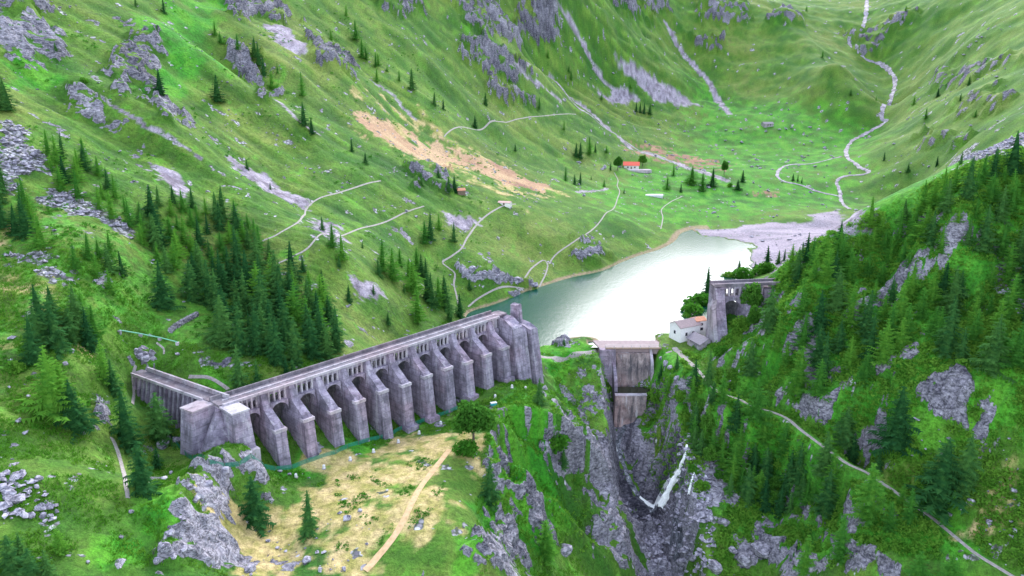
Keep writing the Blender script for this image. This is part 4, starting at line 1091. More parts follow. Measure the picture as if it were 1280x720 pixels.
# ------------------------------------------------------------------ tree shapes (1 m tall, scaled per tree)
def spray_mesh(name, seed, levels, r_base, per, droop, width, fringe, power=.85, start=.05, core=.68, jit=.18):
    """conifer crown: whorls of branches, each a drooping spray with ragged side twigs"""
    rg = np.random.default_rng(seed); V = []; Fc = []
    def tri(a, b, c):
        i = len(V); V.extend((a, b, c)); Fc.append((i, i+1, i+2))
    for L in range(levels):
        f = (L + .5) / levels; z0 = start + (1 - start) * f ** .92
        rad = r_base * (1 - f) ** power * (1 + .15 * rg.normal()) + .006
        n = max(4, int(per * (.45 + .55 * (1 - f)) + rg.uniform(-.5, .9)))
        ph = rg.uniform(0, 6.28)
        for k in range(n):
            a = ph + 6.283 * k / n + rg.normal() * jit; r = rad * rg.uniform(.6, 1.22); dr = droop * rg.uniform(.6, 1.3)
            d = np.array((math.cos(a), math.sin(a), 0)); s = np.array((-math.sin(a), math.cos(a), 0)); zb = z0 + rg.normal() * .006
            w = width * (.35 + .65 * (1 - f)) * rg.uniform(.8, 1.25); m = 4; pts = []
            for j in range(m + 1):
                q = j / m
                pts.append(d * (r * q) + np.array((0, 0, zb - dr * r * (q ** 1.4) + .12 * r * q * (q > .7))))
            for j in range(m):
                p0, p1 = pts[j], pts[j+1]; w0 = w * (1 - .55 * j / m); 
                for sg in (-1, 1):
                    for q in range(fringe):
                        b0 = p0 + (p1 - p0) * (q / fringe); b1 = p0 + (p1 - p0) * ((q + 1.1) / fringe)
                        tip = (b0 + b1) / 2 + s * sg * w0 * rg.uniform(.6, 1.25) + d * w0 * .45 + np.array((0, 0, -w0 * rg.uniform(.25, .75)))
                        tri(b0, b1, tip)
            tri(pts[-2] + s * w * .3, pts[-2] - s * w * .3, pts[-1] + d * w * .4)
    if core > 0:
        n = 9; hs = np.linspace(start + .01, .985, 7)
        rings = [[np.array((math.cos(6.283*k/n + h) * r_base * core * (1 - (h - start) / (1 - start)) ** power, math.sin(6.283*k/n + h) * r_base * core * (1 - (h - start) / (1 - start)) ** power, h)) for k in range(n)] for h in hs]
        for i in range(len(hs) - 1):
            for k in range(n):
                a, b, c, e = rings[i][k], rings[i][(k+1) % n], rings[i+1][(k+1) % n], rings[i+1][k]
                tri(a, b, c); tri(a, c, e)
    return np_mesh(name, np.array(V), np.array(Fc), False)
def leaf_cloud(name, seed, n, lobes, size):
    """broad crown: leaf-sized faces through several uneven lobes; lobes: (x,y,z,rx,ry,rz)"""
    rg = np.random.default_rng(seed); lb = np.array(lobes); vol = lb[:, 3] * lb[:, 4] * lb[:, 5]; ch = rg.choice(len(lb), n, p=vol / vol.sum())
    u = rg.normal(size=(n, 3)); u /= np.linalg.norm(u, axis=1)[:, None]; rr = rg.uniform(.45, 1.05, n) ** .6
    c = lb[ch, :3] + u * lb[ch, 3:] * rr[:, None]
    a = rg.normal(size=(n, 3)); a /= np.linalg.norm(a, axis=1)[:, None]; b = np.cross(a, rg.normal(size=(n, 3))); b /= np.linalg.norm(b, axis=1)[:, None] + 1e-9
    s = size * rg.uniform(.6, 1.4, n)[:, None]
    V = np.stack([c - a * s, c + b * s * .8, c + a * s, c - b * s * .8], 1).reshape(-1, 3); V[:, 2] = np.maximum(V[:, 2], .0)
    return np_mesh(name, V, np.arange(4 * n).reshape(n, 4), False)
def trunk_mesh(name, r, h, limbs=(), n=7):
    m = MB(); k = 5
    m.loft([[(math.cos(2*math.pi*i/n) * r * (1 - .93 * j / k) * (1.5 if j == 0 else 1), math.sin(2*math.pi*i/n) * r * (1 - .93 * j / k) * (1.5 if j == 0 else 1), -.05 + (h + .05) * j / k) for i in range(n)] for j in range(k + 1)])
    for (a, b, r0) in limbs: m.tube(a, b, r0, r0 * .4, 5)
    return new_mesh(name, m.v, m.f, True)
SPR = [spray_mesh('spruce_crown', 100 + i, 12 + i % 3, .23 + .03 * (i % 3), 9, .40 + .12 * (i % 2), .11, 2, .72 + .1 * (i % 3), .03, core=.4, jit=.3) for i in range(5)]
LAR = [spray_mesh('larch_crown', 200 + i, 14, .23 + .035 * (i % 3), 8, .1 + .12 * (i % 2), .10, 2, .60 + .12 * (i % 3), .04, core=.3, jit=.4) for i in range(5)]
TRK = trunk_mesh('conifer_trunk', .02, .9)
SPT = [0]
lobes = [(0, 0, .62, .33, .33, .3), (.22, .1, .5, .22, .2, .2), (-.24, -.05, .52, .22, .22, .2), (.05, -.22, .55, .22, .18, .22), (-.05, .22, .66, .2, .2, .2), (.1, .05, .85, .2, .2, .16), (-.2, .12, .78, .16, .16, .15)]
BRD = [leaf_cloud('broad_crown', 300 + i, 2600, [(x * (1 + .1*i), y, z, a, b, c) for (x, y, z, a, b, c) in lobes], .034) for i in range(2)]
BTR = trunk_mesh('broad_trunk', .035, .7, [((0, 0, .25), (.2, .08, .55), .016), ((0, 0, .3), (-.2, -.04, .6), .016), ((0, 0, .35), (.03, -.2, .6), .014), ((0, 0, .4), (-.04, .18, .7), .012)])
blobs = [(0, 0, .35, .42, .4, .38), (.3, .1, .28, .3, .3, .28), (-.3, .12, .3, .3, .28, .3), (.05, -.3, .26, .3, .28, .26), (-.1, .2, .55, .25, .25, .25)]
BSH = [leaf_cloud('bush_crown', 320 + i, 900, blobs, .06) for i in range(2)]
BST = trunk_mesh('bush_stem', .03, .4, [((0, 0, .05), (.2, .1, .4), .015), ((0, 0, .05), (-.2, -.05, .4), .015)])

# ------------------------------------------------------------------ planting
counts = {'s': 0, 'l': 0, 'b': 0, 'h': 0}
TREES = []; REC = []
SPEC = {'s': ('spruce_tree', 'tree'), 'l': ('larch_tree', 'tree'), 'b': ('broadleaf_tree', 'tree'), 'h': ('bush', 'bush')}
def plant(kind, x, y, h, label, group=None, wid=1.0):
    rr = random.Random(int(x * 131 + y * 17)); z = float(zat(x, y))
    z = min(z, float(zat(x + .5, y)), float(zat(x - .5, y)), float(zat(x, y + .5)), float(zat(x, y - .5))) - .15
    nm, cat = SPEC[kind]
    o = empty(nm, (x, y, z), rr.uniform(0, 6.28)); tag(o, label, cat, group)
    k = rr.randrange(5); counts[kind] += 1
    me, tk = {'s': (SPR[k], TRK), 'l': (LAR[k], TRK), 'b': (BRD[k % 2], BTR), 'h': (BSH[k % 2], BST)}[kind]
    mat = MAT[{'s': 'spruce', 'l': 'larch', 'b': 'leaf', 'h': 'shrub'}[kind]]
    c = mobj('crown', me, mat, o); t = mobj('trunk', tk, MAT['bark'], o)
    w = h * wid * rr.uniform(.82, 1.3)
    for q in (c, t): q.scale = (w, w, h)
    o.rotation_euler[0] = rr.uniform(-.03, .03); o.rotation_euler[1] = rr.uniform(-.03, .03)
    TREES.append((x, y)); REC.append((o, kind, label, h, w / h, z)); return o
KN = {'s': 'dark spruce', 'l': 'pale green larch', 'b': 'round leafy tree', 'h': 'leafy bush'}
def put(kind, u, v, hpx, where, single=False, wid=1.0):
    p = G(u, v); h = hpx * mpp(p) * 1.03
    size = ''
    plant(kind, p[0], p[1], h, f'{KN[kind]} {where}', None if single else f'{KN[kind]} trees {where}', wid)
def put_all(where, items):
    for it in items: put(it[3], it[0], it[1], it[2], where, wid=it[4] if len(it) > 4 else 1.0)
put_all('on the steep grass below the upper left cliffs', [(8,138,42,'s',1.2),(200,118,32,'s'),(272,128,34,'s',1.2),(205,16,20,'s'),(269,46,18,'l'),(276,56,15,'l'),(318,72,26,'s'),(324,82,30,'s'),(330,94,24,'s'),(297,62,20,'l'),(347,92,14,'l'),(340,112,24,'l'),(414,50,14,'l'),(70,64,12,'s'),(106,103,9,'h'),(170,8,14,'s')])
put_all('in a small group on the open mountainside', [(378,120,30,'l'),(380,157,30,'s'),(390,167,20,'s'),(309,212,14,'s'),(338,237,10,'s'),(433,20,14,'l'),(445,50,24,'l'),(453,74,24,'l'),(458,75,16,'l'),(470,84,18,'l'),(473,82,15,'l'),(471,102,18,'l'),(484,90,9,'l'),(499,101,13,'l'),(515,112,26,'s',1.2),(543,132,17,'s'),(554,137,14,'s'),(607,132,17,'s'),(594,160,16,'s'),(440,190,18,'s'),(457,205,15,'s')])
put_all('scattered on the far mountain slope', [(685,73,12,'l'),(711,90,9,'l'),(714,100,12,'l'),(674,136,15,'l'),(637,103,10,'l'),(752,124,9,'l'),(788,111,7,'l'),(705,162,11,'l'),(644,189,10,'s'),(1063,119,8,'s'),(1028,72,9,'l'),(1008,14,7,'l'),(1132,14,7,'l'),(1128,26,8,'l'),(1095,126,6,'l')])
put_all('in the tight clump beside the torrent bed', [(795,140,13,'s'),(800,141,13,'s'),(805,142,14,'s'),(812,143,14,'s')])
put_all('on the meadow around the red-roofed hut', [(720,196,18,'s'),(725,198,20,'s'),(737,193,22,'l'),(744,191,12,'s'),(758,191,9,'l'),(763,213,11,'s'),(772,213,17,'b',.8),(803,208,14,'b',.7),(707,226,18,'l'),(718,231,14,'s'),(725,231,16,'s'),(739,225,6,'s'),(755,233,9,'l'),(780,242,7,'s')])
put_all('in the row on the meadow before the lake head', [(842,220,15,'l'),(834,237,18,'l'),(851,240,11,'s'),(864,231,23,'l',1.3),(878,239,23,'l'),(890,233,24,'s'),(905,218,17,'b',.7),(928,228,16,'s'),(922,237,13,'s',1.4),(912,234,7,'h')])
put_all('beside the rock knoll below the orange soil', [(561,240,20,'s'),(568,239,22,'s'),(527,232,17,'s'),(548,220,12,'s')])
put_all('on the flat between the stream arms', [(991,226,9,'s'),(997,227,9,'s'),(1002,229,8,'s')])
put_all('on the far bank right of the stream', [(1172,121,11,'s'),(1200,126,10,'s'),(1211,107,13,'s'),(1142,131,13,'l'),(1157,148,14,'l'),(1219,146,10,'l'),(1105,201,12,'s'),(1135,215,13,'s'),(1171,208,14,'s'),(1201,205,17,'s')])
put_all('in the grove above the end of the long dam', [(415,308,30,'l'),(428,325,34,'l'),(424,334,16,'s'),(403,287,18,'s'),(453,310,10,'s'),(478,338,42,'l'),(474,345,24,'s'),(491,350,42,'l'),(517,366,44,'l'),(531,306,30,'l'),(538,300,36,'s'),(549,288,22,'l'),(567,303,25,'s'),(500,332,25,'l'),(521,335,28,'l'),(527,345,30,'s'),(533,352,32,'s'),(522,401,46,'l'),(505,366,14,'s'),(539,382,44,'s'),(548,384,40,'l'),(557,386,46,'s'),(562,402,32,'s'),(575,397,32,'s'),(534,376,36,'s'),(587,362,16,'s'),(512,350,30,'l')])
put_all('standing alone on the slope above the dam crest', [(436,377,25,'s'),(467,368,14,'s'),(485,405,16,'s'),(379,340,22,'s',1.2),(402,345,10,'s')])
put_all('close behind the dam corner', [(300,492,66,'s'),(322,486,40,'s'),(358,469,26,'s'),(366,468,22,'s')])
put_all('at the foot of the ribbed wing wall', [(160,556,80,'s',1.2),(201,550,66,'s',1.25),(178,616,72,'s',1.25),(197,586,30,'s'),(143,492,48,'s'),(130,476,58,'l')])
put_all('on the green lower left slope', [(65,518,92,'l'),(95,535,68,'s',1.2),(78,508,60,'l'),(42,455,66,'s'),(20,466,20,'h'),(15,720,56,'s',1.2),(42,738,60,'s',1.3),(62,730,50,'s',1.2),(76,692,38,'l'),(28,705,44,'s')])
put_all('on the straw-coloured meadow below the dam', [(320,652,64,'s',1.15),(386,668,62,'s',1.1)])
put_all('on the grassy knoll by the gorge', [(612,626,58,'s',1.1),(675,505,36,'s'),(722,606,24,'l'),(704,582,26,'s'),(682,696,54,'l',1.2),(694,560,26,'h')])
put('b', 592, 556, 60, 'spreading over the knoll at the end of the dam', True, 1.0)
put('h', 584, 568, 26, 'under the round tree on the knoll', True, 1.3)
put('s', 705, 431, 10, 'tiny on the rock mound by the spillway path', True)
put_all('on the skyline of the right hill above the lake', [(884,376,44,'s'),(959,340,34,'s'),(973,330,18,'s'),(980,326,16,'s'),(990,322,16,'s'),(1003,318,18,'s'),(1050,302,27,'s'),(1088,284,40,'l'),(1130,276,30,'s'),(923,346,22,'s'),(943,344,18,'s'),(1165,262,40,'l'),(1180,240,34,'l'),(1210,228,30,'l'),(1245,208,24,'l')])
put_all('on the rocks beside the spillway channel', [(826,470,24,'s'),(846,462,22,'s'),(836,486,28,'l'),(820,500,20,'h'),(850,500,18,'h'),(872,520,26,'b',.8),(884,540,28,'b',.8),(866,590,14,'h'),(876,612,18,'h')])
put_all('around the foot of the dam stub', [(866,396,24,'h'),(876,388,30,'h'),(858,402,14,'h'),(938,392,40,'b',.7),(928,412,22,'h'),(942,412,34,'b',.6),(910,352,18,'h'),(930,350,22,'h'),(955,342,20,'h'),(900,444,18,'h')])
put_all('near the gravel path on the right slope', [(1055,552,52,'s',1.3),(1120,560,84,'s',1.1),(1172,628,90,'s',1.25),(1204,612,80,'s',1.2),(998,494,66,'l'),(945,522,54,'l'),(938,470,50,'s'),(920,534,48,'s'),(1022,494,50,'l'),(1085,652,78,'l',1.2),(1065,576,36,'s',1.2),(1097,590,34,'s'),(1190,638,30,'l'),(1136,652,48,'l'),(1126,632,30,'l'),(886,480,44,'s'),(868,482,36,'s')])
put_all('on the rocky bank at the bottom of the gorge', [(1005,718,58,'l',1.1),(1050,696,64,'l'),(1145,742,60,'l'),(1185,742,56,'l'),(1040,610,56,'l'),(985,610,58,'s'),(1112,662,40,'l')])
def scatter(kindw, poly, n, hmin, hmax, where, gap=3.6, seed=1, wid=1.0):
    L = GL(poly); xs = [p[0] for p in L]; ys = [p[1] for p in L]; rg = np.random.default_rng(seed); c = 0; tries = 0
    while c < n and tries < n * 80:
        tries += 1; x, y = rg.uniform(min(xs), max(xs)), rg.uniform(min(ys), max(ys))
        if not inside(np.array([x]), np.array([y]), L)[0]: continue
        if any((x - a) ** 2 + (y - b) ** 2 < gap * gap for a, b in TREES): continue
        if min(seg_dist(np.array([x]), np.array([y]), PW)[0][0] for PW in PATHW) < 3.0: continue
        k = rg.choice(list(kindw), p=np.array(list(kindw.values())) / sum(kindw.values()))
        h = rg.uniform(hmin * .72, hmax) * (.85 if k == 'l' else 1) * (.5 if k in 'hb' else 1)
        plant(str(k), x, y, h, f'{KN[str(k)]} {where}', f'{KN[str(k)]} trees {where}', wid); c += 1
    return c
FOREST = 'in the dense dark stand above the dam'
scatter({'s': .82, 'l': .18}, [(200,385),(262,384),(262,432),(312,446),(345,458),(395,452),(424,446),(418,398),(384,362),(345,332),(310,318),(262,330)], 64, 12.5, 16.5, FOREST, 3.8, 2)
scatter({'s': .5, 'l': .5}, [(262,330),(310,318),(345,332),(330,300),(290,272),(250,262),(215,250),(190,262),(165,292),(180,318),(215,345)], 44, 9, 13, 'in the mixed stand below the lavender scree', 4.0, 3)
scatter({'s': .3, 'l': .7}, [(48,190),(100,196),(150,246),(190,285),(160,290),(110,262),(62,226)], 20, 9, 13, 'between the grey screes', 4.2, 4)
scatter({'s': .55, 'l': .45}, [(-10,236),(30,240),(60,300),(64,318),(30,306),(-10,288)], 13, 9, 13, 'below the big grey scree', 3.8, 5)
scatter({'s': .3, 'l': .7}, [(90,336),(140,318),(160,350),(140,366),(92,352)], 8, 9, 13, 'at the end of the stone field', 3.6, 6)
scatter({'s': .75, 'l': .25}, [(30,410),(70,392),(125,410),(118,436),(70,440),(38,436)], 10, 11, 15, 'in the dark clump left of the wing wall', 3.6, 7)
UP = 'on the wooded upper part of the right hill'
scatter({'s': .25, 'l': .75}, [(985,345),(1040,318),(1100,285),(1180,245),(1280,205),(1330,200),(1330,320),(1240,330),(1150,330),(1080,345),(1020,372)], 92, 10, 16, UP, 4.2, 8)
scatter({'s': .3, 'l': .7}, [(960,400),(1030,392),(1100,372),(1180,360),(1330,330),(1330,520),(1240,480),(1150,430),(1060,520),(1000,480),(960,450)], 62, 11, 18, 'between rock bands on the right slope', 4.6, 9)
scatter({'s': .3, 'l': .5, 'b': .2}, [(862,484),(905,512),(960,536),(1040,592),(1060,620),(1020,640),(960,640),(900,612),(868,560)], 66, 9, 15, 'in the thicket between the path and the gorge', 3.0, 10)
by = {}
for r in REC: by.setdefault(r[2], []).append(r)
for lab, rs in by.items():
    if len(rs) == 1:
        if 'group' in rs[0][0]: del rs[0][0]['group']
        continue
    hs = sorted(r[3] for r in rs); zs = sorted(r[5] for r in rs); ws = sorted(r[4] for r in rs); n = len(rs)
    for o, kind, _, h, w, z in rs:
        if n <= 3:
            o['label'] = f"{['shortest', 'tallest'][h == hs[-1]] if n == 2 or h in (hs[0], hs[-1]) else 'mid-sized'} {lab}"; continue
        a = 'tall' if h > hs[int(n * .66)] else 'short' if h < hs[int(n * .33)] else 'mid-sized'
        b = 'broad' if w > ws[n // 2] else 'slender'
        c = 'uphill' if z > zs[int(n * .66)] else 'downhill' if z < zs[int(n * .33)] else 'middle'
        lb = f'{a} {b} {lab}, {c} side' if n > 3 else f'{a} {b} {lab}'
        if len(lb.split()) > 16: lb = lb.replace('pale green ', 'pale ')
        if len(lb.split()) > 16: lb = lb.replace(f' {b} ', ' ', 1)
        o['label'] = lb
print('trees', counts)

# ------------------------------------------------------------------ low shrubs, tufts and loose stones (nobody could count them)
def scatter_points(poly, n, seed, world=False, pmask=None):
    L = poly if world else GL(poly); xs = [p[0] for p in L]; ys = [p[1] for p in L]; rg = np.random.default_rng(seed)
    x = rg.uniform(min(xs), max(xs), n * 4); y = rg.uniform(min(ys), max(ys), n * 4); ok = inside(x, y, L)
    x, y = x[ok], y[ok]
    if pmask is not None:
        keep = pmask(x, y); x, y = x[keep], y[keep]
    d = np.full(x.shape, 1e9)
    for PW in PATHW: d = np.minimum(d, seg_dist(x, y, PW)[0])
    x, y = x[d > 1.6], y[d > 1.6]
    return x[:n], y[:n]
def clumps(name, sets, mat, label, leaves=10, seed=1):
    rg = np.random.default_rng(seed); VV = []
    for (x, y, s0, s1, squash) in sets:
        n = len(x); s = rg.uniform(s0, s1, n); z = zat(x, y)
        u = rg.normal(size=(n, leaves, 3)); u /= np.linalg.norm(u, axis=2)[:, :, None]; u[:, :, 2] = np.abs(u[:, :, 2]) * squash
        c = np.stack([x, y, z], 1)[:, None, :] + u * s[:, None, None] * rg.uniform(.55, 1.1, (n, leaves, 1))
        a = rg.normal(size=(n, leaves, 3)); a /= np.linalg.norm(a, axis=2)[:, :, None]; b = np.cross(a, rg.normal(size=(n, leaves, 3))); b /= np.linalg.norm(b, axis=2)[:, :, None]
        q = s[:, None, None] * .42 * rg.uniform(.7, 1.3, (n, leaves, 1))
        VV.append(np.stack([c - a * q, c + b * q, c + a * q], 2).reshape(-1, 3))
    V = np.concatenate(VV); o = mobj(name, np_mesh(name, V, np.arange(len(V)).reshape(-1, 3)), mat)
    tag(o, label, None, kind='stuff'); return o
def gridmask(Mk, lo, hi=9): return lambda x, y: (zat(x, y, Mk) > lo) & (zat(x, y, Mk) < hi)
nearP = [(-90, 120), (190, 140), (230, 330), (100, 300), (60, 250), (-20, 150)]
rightP = [(850,440),(960,352),(1100,262),(1290,185),(1300,560),(1300,722),(900,722),(860,600)]
xa, ya = scatter_points(rightP, 7500, 31, pmask=lambda x, y: (fbm(x, y, 14, 3, 301) > -.12) & (zat(x, y, BARE) < .6))
leftP = [(-10,240),(180,262),(300,320),(420,400),(410,455),(260,440),(140,380),(100,560),(-10,560)]
xb, yb = scatter_points(leftP, 1500, 32, pmask=lambda x, y: fbm(x, y, 16, 3, 302) > .08)
xc, yc = scatter_points([(600,500),(690,480),(740,520),(760,600),(740,716),(600,722),(610,640)], 900, 33, pmask=lambda x, y: (fbm(x, y, 9, 3, 303) > .02) & (zat(x, y, BARE) < .7))
xd, yd = scatter_points([(420,600),(540,570),(560,600),(540,640),(480,690),(420,690)], 420, 34, pmask=lambda x, y: fbm(x, y, 8, 3, 304) > .12)
xe_, ye_ = scatter_points([(0,0),(460,0),(700,240),(560,380),(300,260),(0,240)], 1600, 35, pmask=lambda x, y: fbm(x, y, 20, 3, 305) > .22)
xf, yf_ = scatter_points([(690,455),(760,452),(760,520),(720,540)], 220, 36)
xg, yg = scatter_points([(800,480),(870,470),(880,600),(860,620),(810,560)], 500, 37, pmask=lambda x, y: fbm(x, y, 8, 3, 306) > -.1)
clumps('shrub_cover', [(xa, ya, .5, 1.5, .8), (xg, yg, .4, 1.3, .8), (xf, yf_, .4, 1.2, .8), (xc, yc, .3, 1.0, .7)], MAT['shrub'], 'leafy alder scrub covering the gorge sides and the right hill', 16, 41)
clumps('heath_cover', [(xb, yb, .3, 1.0, .6), (xd, yd, .25, .7, .6), (xe_, ye_, .4, 1.2, .5)], MAT['shrub'], 'low heath and juniper tufts on the left slopes and the meadow', 12, 42)
MAT['tuft'] = make_leaf('grass_blades', (.06, .21, .016), (.10, .27, .026), (.19, .31, .05), .45, .12)
def tufts(name, x, y, label, seed, blades=4):
    rg = np.random.default_rng(seed); n = len(x); z = zat(x, y); s = rg.uniform(.25, .65, n)
    a = rg.uniform(0, 6.28, (n, blades)); le = rg.uniform(.2, .8, (n, blades)); b0 = np.stack([x, y, z - .05], 1)[:, None, :] + np.stack([rg.normal(size=(n, blades)) * .25, rg.normal(size=(n, blades)) * .25, np.zeros((n, blades))], -1)
    side = np.stack([-np.sin(a), np.cos(a), 0 * a], -1) * .13; tip = np.stack([np.cos(a) * le, np.sin(a) * le, np.ones_like(a)], -1) * s[:, None, None]
    V = np.stack([b0 - side, b0 + side, b0 + tip], 2).reshape(-1, 3)
    o = mobj(name, np_mesh(name, V, np.arange(len(V)).reshape(-1, 3)), MAT['tuft']); tag(o, label, None, kind='stuff'); return o
xt, yt = scatter_points([(-10,330),(140,330),(260,440),(420,460),(560,400),(700,450),(690,560),(740,720),(600,722),(590,560),(300,600),(290,722),(-10,722)], 30000, 38, pmask=lambda x, y: (zat(x, y, BARE) < .4) & (zat(x, y, M['dry']) < .5) & (fbm(x, y, 9, 3, 310) > -.12))
xu, yu = scatter_points(rightP, 14000, 39, pmask=lambda x, y: (zat(x, y, BARE) < .4))
tufts('grass_tufts', np.concatenate([xt, xu]), np.concatenate([yt, yu]), 'coarse grass tufts on the near slopes', 43)
def stones(name, sets, mat, label, seed):
    rg = np.random.default_rng(seed)
    base = np.array([(1,0,0),(-1,0,0),(0,1,0),(0,-1,0),(0,0,1),(0,0,-.6),(.6,.6,.5),(-.6,.6,.4),(.6,-.6,.45),(-.6,-.6,.5)], float)
    # hull of a rough pebble, shared topology
    bm = bmesh.new(); [bm.verts.new(p) for p in base]; bmesh.ops.convex_hull(bm, input=bm.verts); bm.verts.ensure_lookup_table(); bm.verts.index_update()
    Fh = np.array([[v.index for v in f.verts] for f in bm.faces if len(f.verts) == 3]); Bv = np.array([v.co[:] for v in bm.verts]); bm.free()
    VV, FF, off = [], [], 0
    for (x, y, s0, s1) in sets:
        n = len(x); s = s0 + (s1 - s0) * rg.uniform(0, 1, n) ** 2.5; z = zat(x, y)
        P_ = Bv[None] * (1 + .3 * rg.normal(size=(n, len(Bv), 1))) * s[:, None, None] * np.stack([rg.uniform(.7, 1.3, n), rg.uniform(.7, 1.3, n), rg.uniform(.45, .9, n)], 1)[:, None, :]
        a = rg.uniform(0, 6.28, n); ca, sa = np.cos(a)[:, None], np.sin(a)[:, None]
        P2 = np.stack([P_[..., 0] * ca - P_[..., 1] * sa, P_[..., 0] * sa + P_[..., 1] * ca, P_[..., 2]], -1) + np.stack([x, y, z + s * .15], 1)[:, None, :]
        VV.append(P2.reshape(-1, 3)); FF.append((Fh[None] + (np.arange(n) * len(Bv))[:, None, None] + off).reshape(-1, 3)); off += n * len(Bv)
    o = mobj(name, np_mesh(name, np.concatenate(VV), np.concatenate(FF)), mat); tag(o, label, None, kind='stuff'); return o
allP = [(-10,-5),(640,0),(1280,0),(1290,170),(900,300),(560,400),(420,470),(260,460),(140,380),(150,600),(100,722),(-10,722)]
x1, y1 = scatter_points([(-10,-5),(640,-5),(700,240),(560,400),(300,470),(140,400),(170,600),(130,722),(-10,722)], 2600, 51, pmask=lambda x, y: fbm(x, y, 22, 4, 401) > .12)
ms = np.clip(M['scree'], 0, 1)
def mask_pts(Mk, n, seed, lo=.4, ymax=520):
    rg = np.random.default_rng(seed); jj, ii = np.where((Mk > lo) & (YY < ymax)); area = (np.gradient(GX)[ii] * np.gradient(GY)[jj]); k = rg.choice(len(ii), n, p=area / area.sum())
    return GX[ii[k]] + rg.uniform(-.5, .5, n), GY[jj[k]] + rg.uniform(-.5, .5, n)
x2, y2 = mask_pts(SCREE * (ms > .3), 3200, 52)
x3, y3 = mask_pts((dgo0 < 9) * (YY < 240) * (YY > 195) * 1.0, 900, 53)
x4, y4 = scatter_points([(0,590),(40,595),(75,640),(60,660),(0,650)], 90, 54)
x5, y5 = scatter_points([(700,0),(1280,0),(1285,170),(1100,250),(860,260),(700,240)], 900, 55, pmask=lambda x, y: fbm(x, y, 40, 4, 402) > .1)
x6, y6 = scatter_points([(1100,560),(1285,540),(1285,722),(1220,700)], 60, 56)
x7, y7 = scatter_points([(300,680),(420,640),(470,660),(440,722),(300,722)], 45, 57)
rb_ = scatter_points([(771,478),(798,478),(798,489),(772,489)], 60, 58)
stones('loose_stones', [(x1, y1, .15, .75), (x5, y5, .4, 1.9), (x6, y6, .2, .8), (x7, y7, .15, .55)], MAT['pale_rock'], 'pale stones strewn over the grass slopes', 61)
stones('scree_stones', [(x2, y2, .25, 1.3), (x4, y4, .4, 1.4)], MAT['pale_rock'], 'grey boulder scree on the left slope', 62)
rg_ = np.random.default_rng(77); rx_, ry__ = rg_.uniform(39.6, 52, 90), rg_.uniform(275.0, 278.4, 90)
stones('gorge_rubble', [(x3, y3, .3, 1.5), (rx_, ry__, .3, .9)], MAT['pale_rock'], 'broken blocks in the stream bed at the bottom of the gorge', 63)

# ------------------------------------------------------------------ single boulders
def boulder_mesh(seed):
    rg = random.Random(seed); bm = bmesh.new(); bmesh.ops.create_icosphere(bm, subdivisions=3, radius=1)
    pl = [Vector((rg.gauss(0, 1), rg.gauss(0, 1), rg.gauss(0, .8))).normalized() for _ in range(14)]; ds = [rg.uniform(.42, .8) for _ in pl]
    for v in bm.verts:
        for n_, d_ in zip(pl, ds):
            k = v.co.dot(n_)
            if k > d_: v.co -= n_ * (k - d_) * .92
        v.co *= 1 + .05 * math.sin(v.co.x * 9 + seed) * math.cos(v.co.y * 8)
    me = bpy.data.meshes.new('boulder'); bm.to_mesh(me); bm.free(); return me
BLD = [boulder_mesh(i) for i in range(7)]
def boulder(u, v, wpx, label, group=None, pale=True, flat=.65):
    p = G(u, v); rr = random.Random(u * 7 + v); w = wpx * mpp(p) / 2
    o = mobj('boulder', BLD[rr.randrange(7)].copy(), MAT['pale_rock' if pale else 'rock']); o.location = (p[0], p[1], p[2] + w * .15)
    o.scale = (w, w * rr.uniform(.7, 1), w * flat * rr.uniform(.8, 1.2)); o.rotation_euler = (rr.uniform(-.3, .3), rr.uniform(-.3, .3), rr.uniform(0, 6.28))
    tag(o, label, 'boulder', group)
def boulders(where, items, pale=True):
    for (u, v, w) in items: boulder(u, v, w, f'grey boulder {where}', f'boulders {where}', pale)
boulder(705, 690, 26, 'big pale boulder alone on the grass ledge above the gorge', flat=.8)
boulders('in the dry grass above the gravel path', [(1213,630,14),(1186,644,11),(1236,656,12),(1266,614,11),(1268,664,9),(1250,605,6)])
boulders('on the green slope left of the rock ridge', [(81,456,9),(90,440,10),(12,486,6),(36,497,7),(23,528,12),(104,543,8),(88,535,8),(48,602,14),(54,646,14),(46,610,10),(164,640,9),(110,704,7),(152,672,8)])
boulders('in the pale heap on the lower left slope', [(4,612,16),(14,620,20),(22,630,14),(4,636,14),(30,622,10),(16,604,10),(28,640,8)])
boulders('below the corner of the dam', [(206,556,30),(222,552,18),(205,600,16),(196,572,10),(214,592,8)])
boulders('by the end of the wing wall', [(176,446,12),(183,452,14),(170,441,9),(222,443,8)])
boulders('on the straw-coloured meadow', [(312,714,20),(384,702,16),(400,714,10),(434,650,16),(430,712,10),(334,678,9),(450,640,8),(350,590,10),(362,594,8)])
boulders('on the slope above the dam crest', [(435,384,8),(420,396,6),(538,305,8),(555,300,5),(520,272,6),(508,266,6)])
boulders('on the rock ridge below the corner bastion', [(212,668,18),(226,650,16),(205,690,20),(230,690,16),(246,628,14),(262,606,14),(282,592,16),(236,610,12),(218,700,14),(258,650,14),(196,704,14)])
boulders('among the scrub on the right gorge bank', [(950,690,36),(972,632,12),(985,622,9),(905,655,20),(930,704,30),(893,712,26),(955,648,10),(1082,560,16),(915,690,16)], False)
boulders('in the stream bed of the gorge', [(842,690,16),(858,684,14),(852,704,18),(828,704,16),(866,700,12),(836,676,12),(812,628,10),(788,590,8),(780,560,8)], False)
boulders('beside the path below the lake house', [(832,456,12),(838,462,10),(826,450,8),(846,474,12),(905,472,10),(912,478,8)])
boulders('at the bend of the zigzag path', [(646,354,14),(668,358,12),(590,340,14),(606,344,12),(622,350,12),(722,318,9),(736,322,9),(748,316,8)])

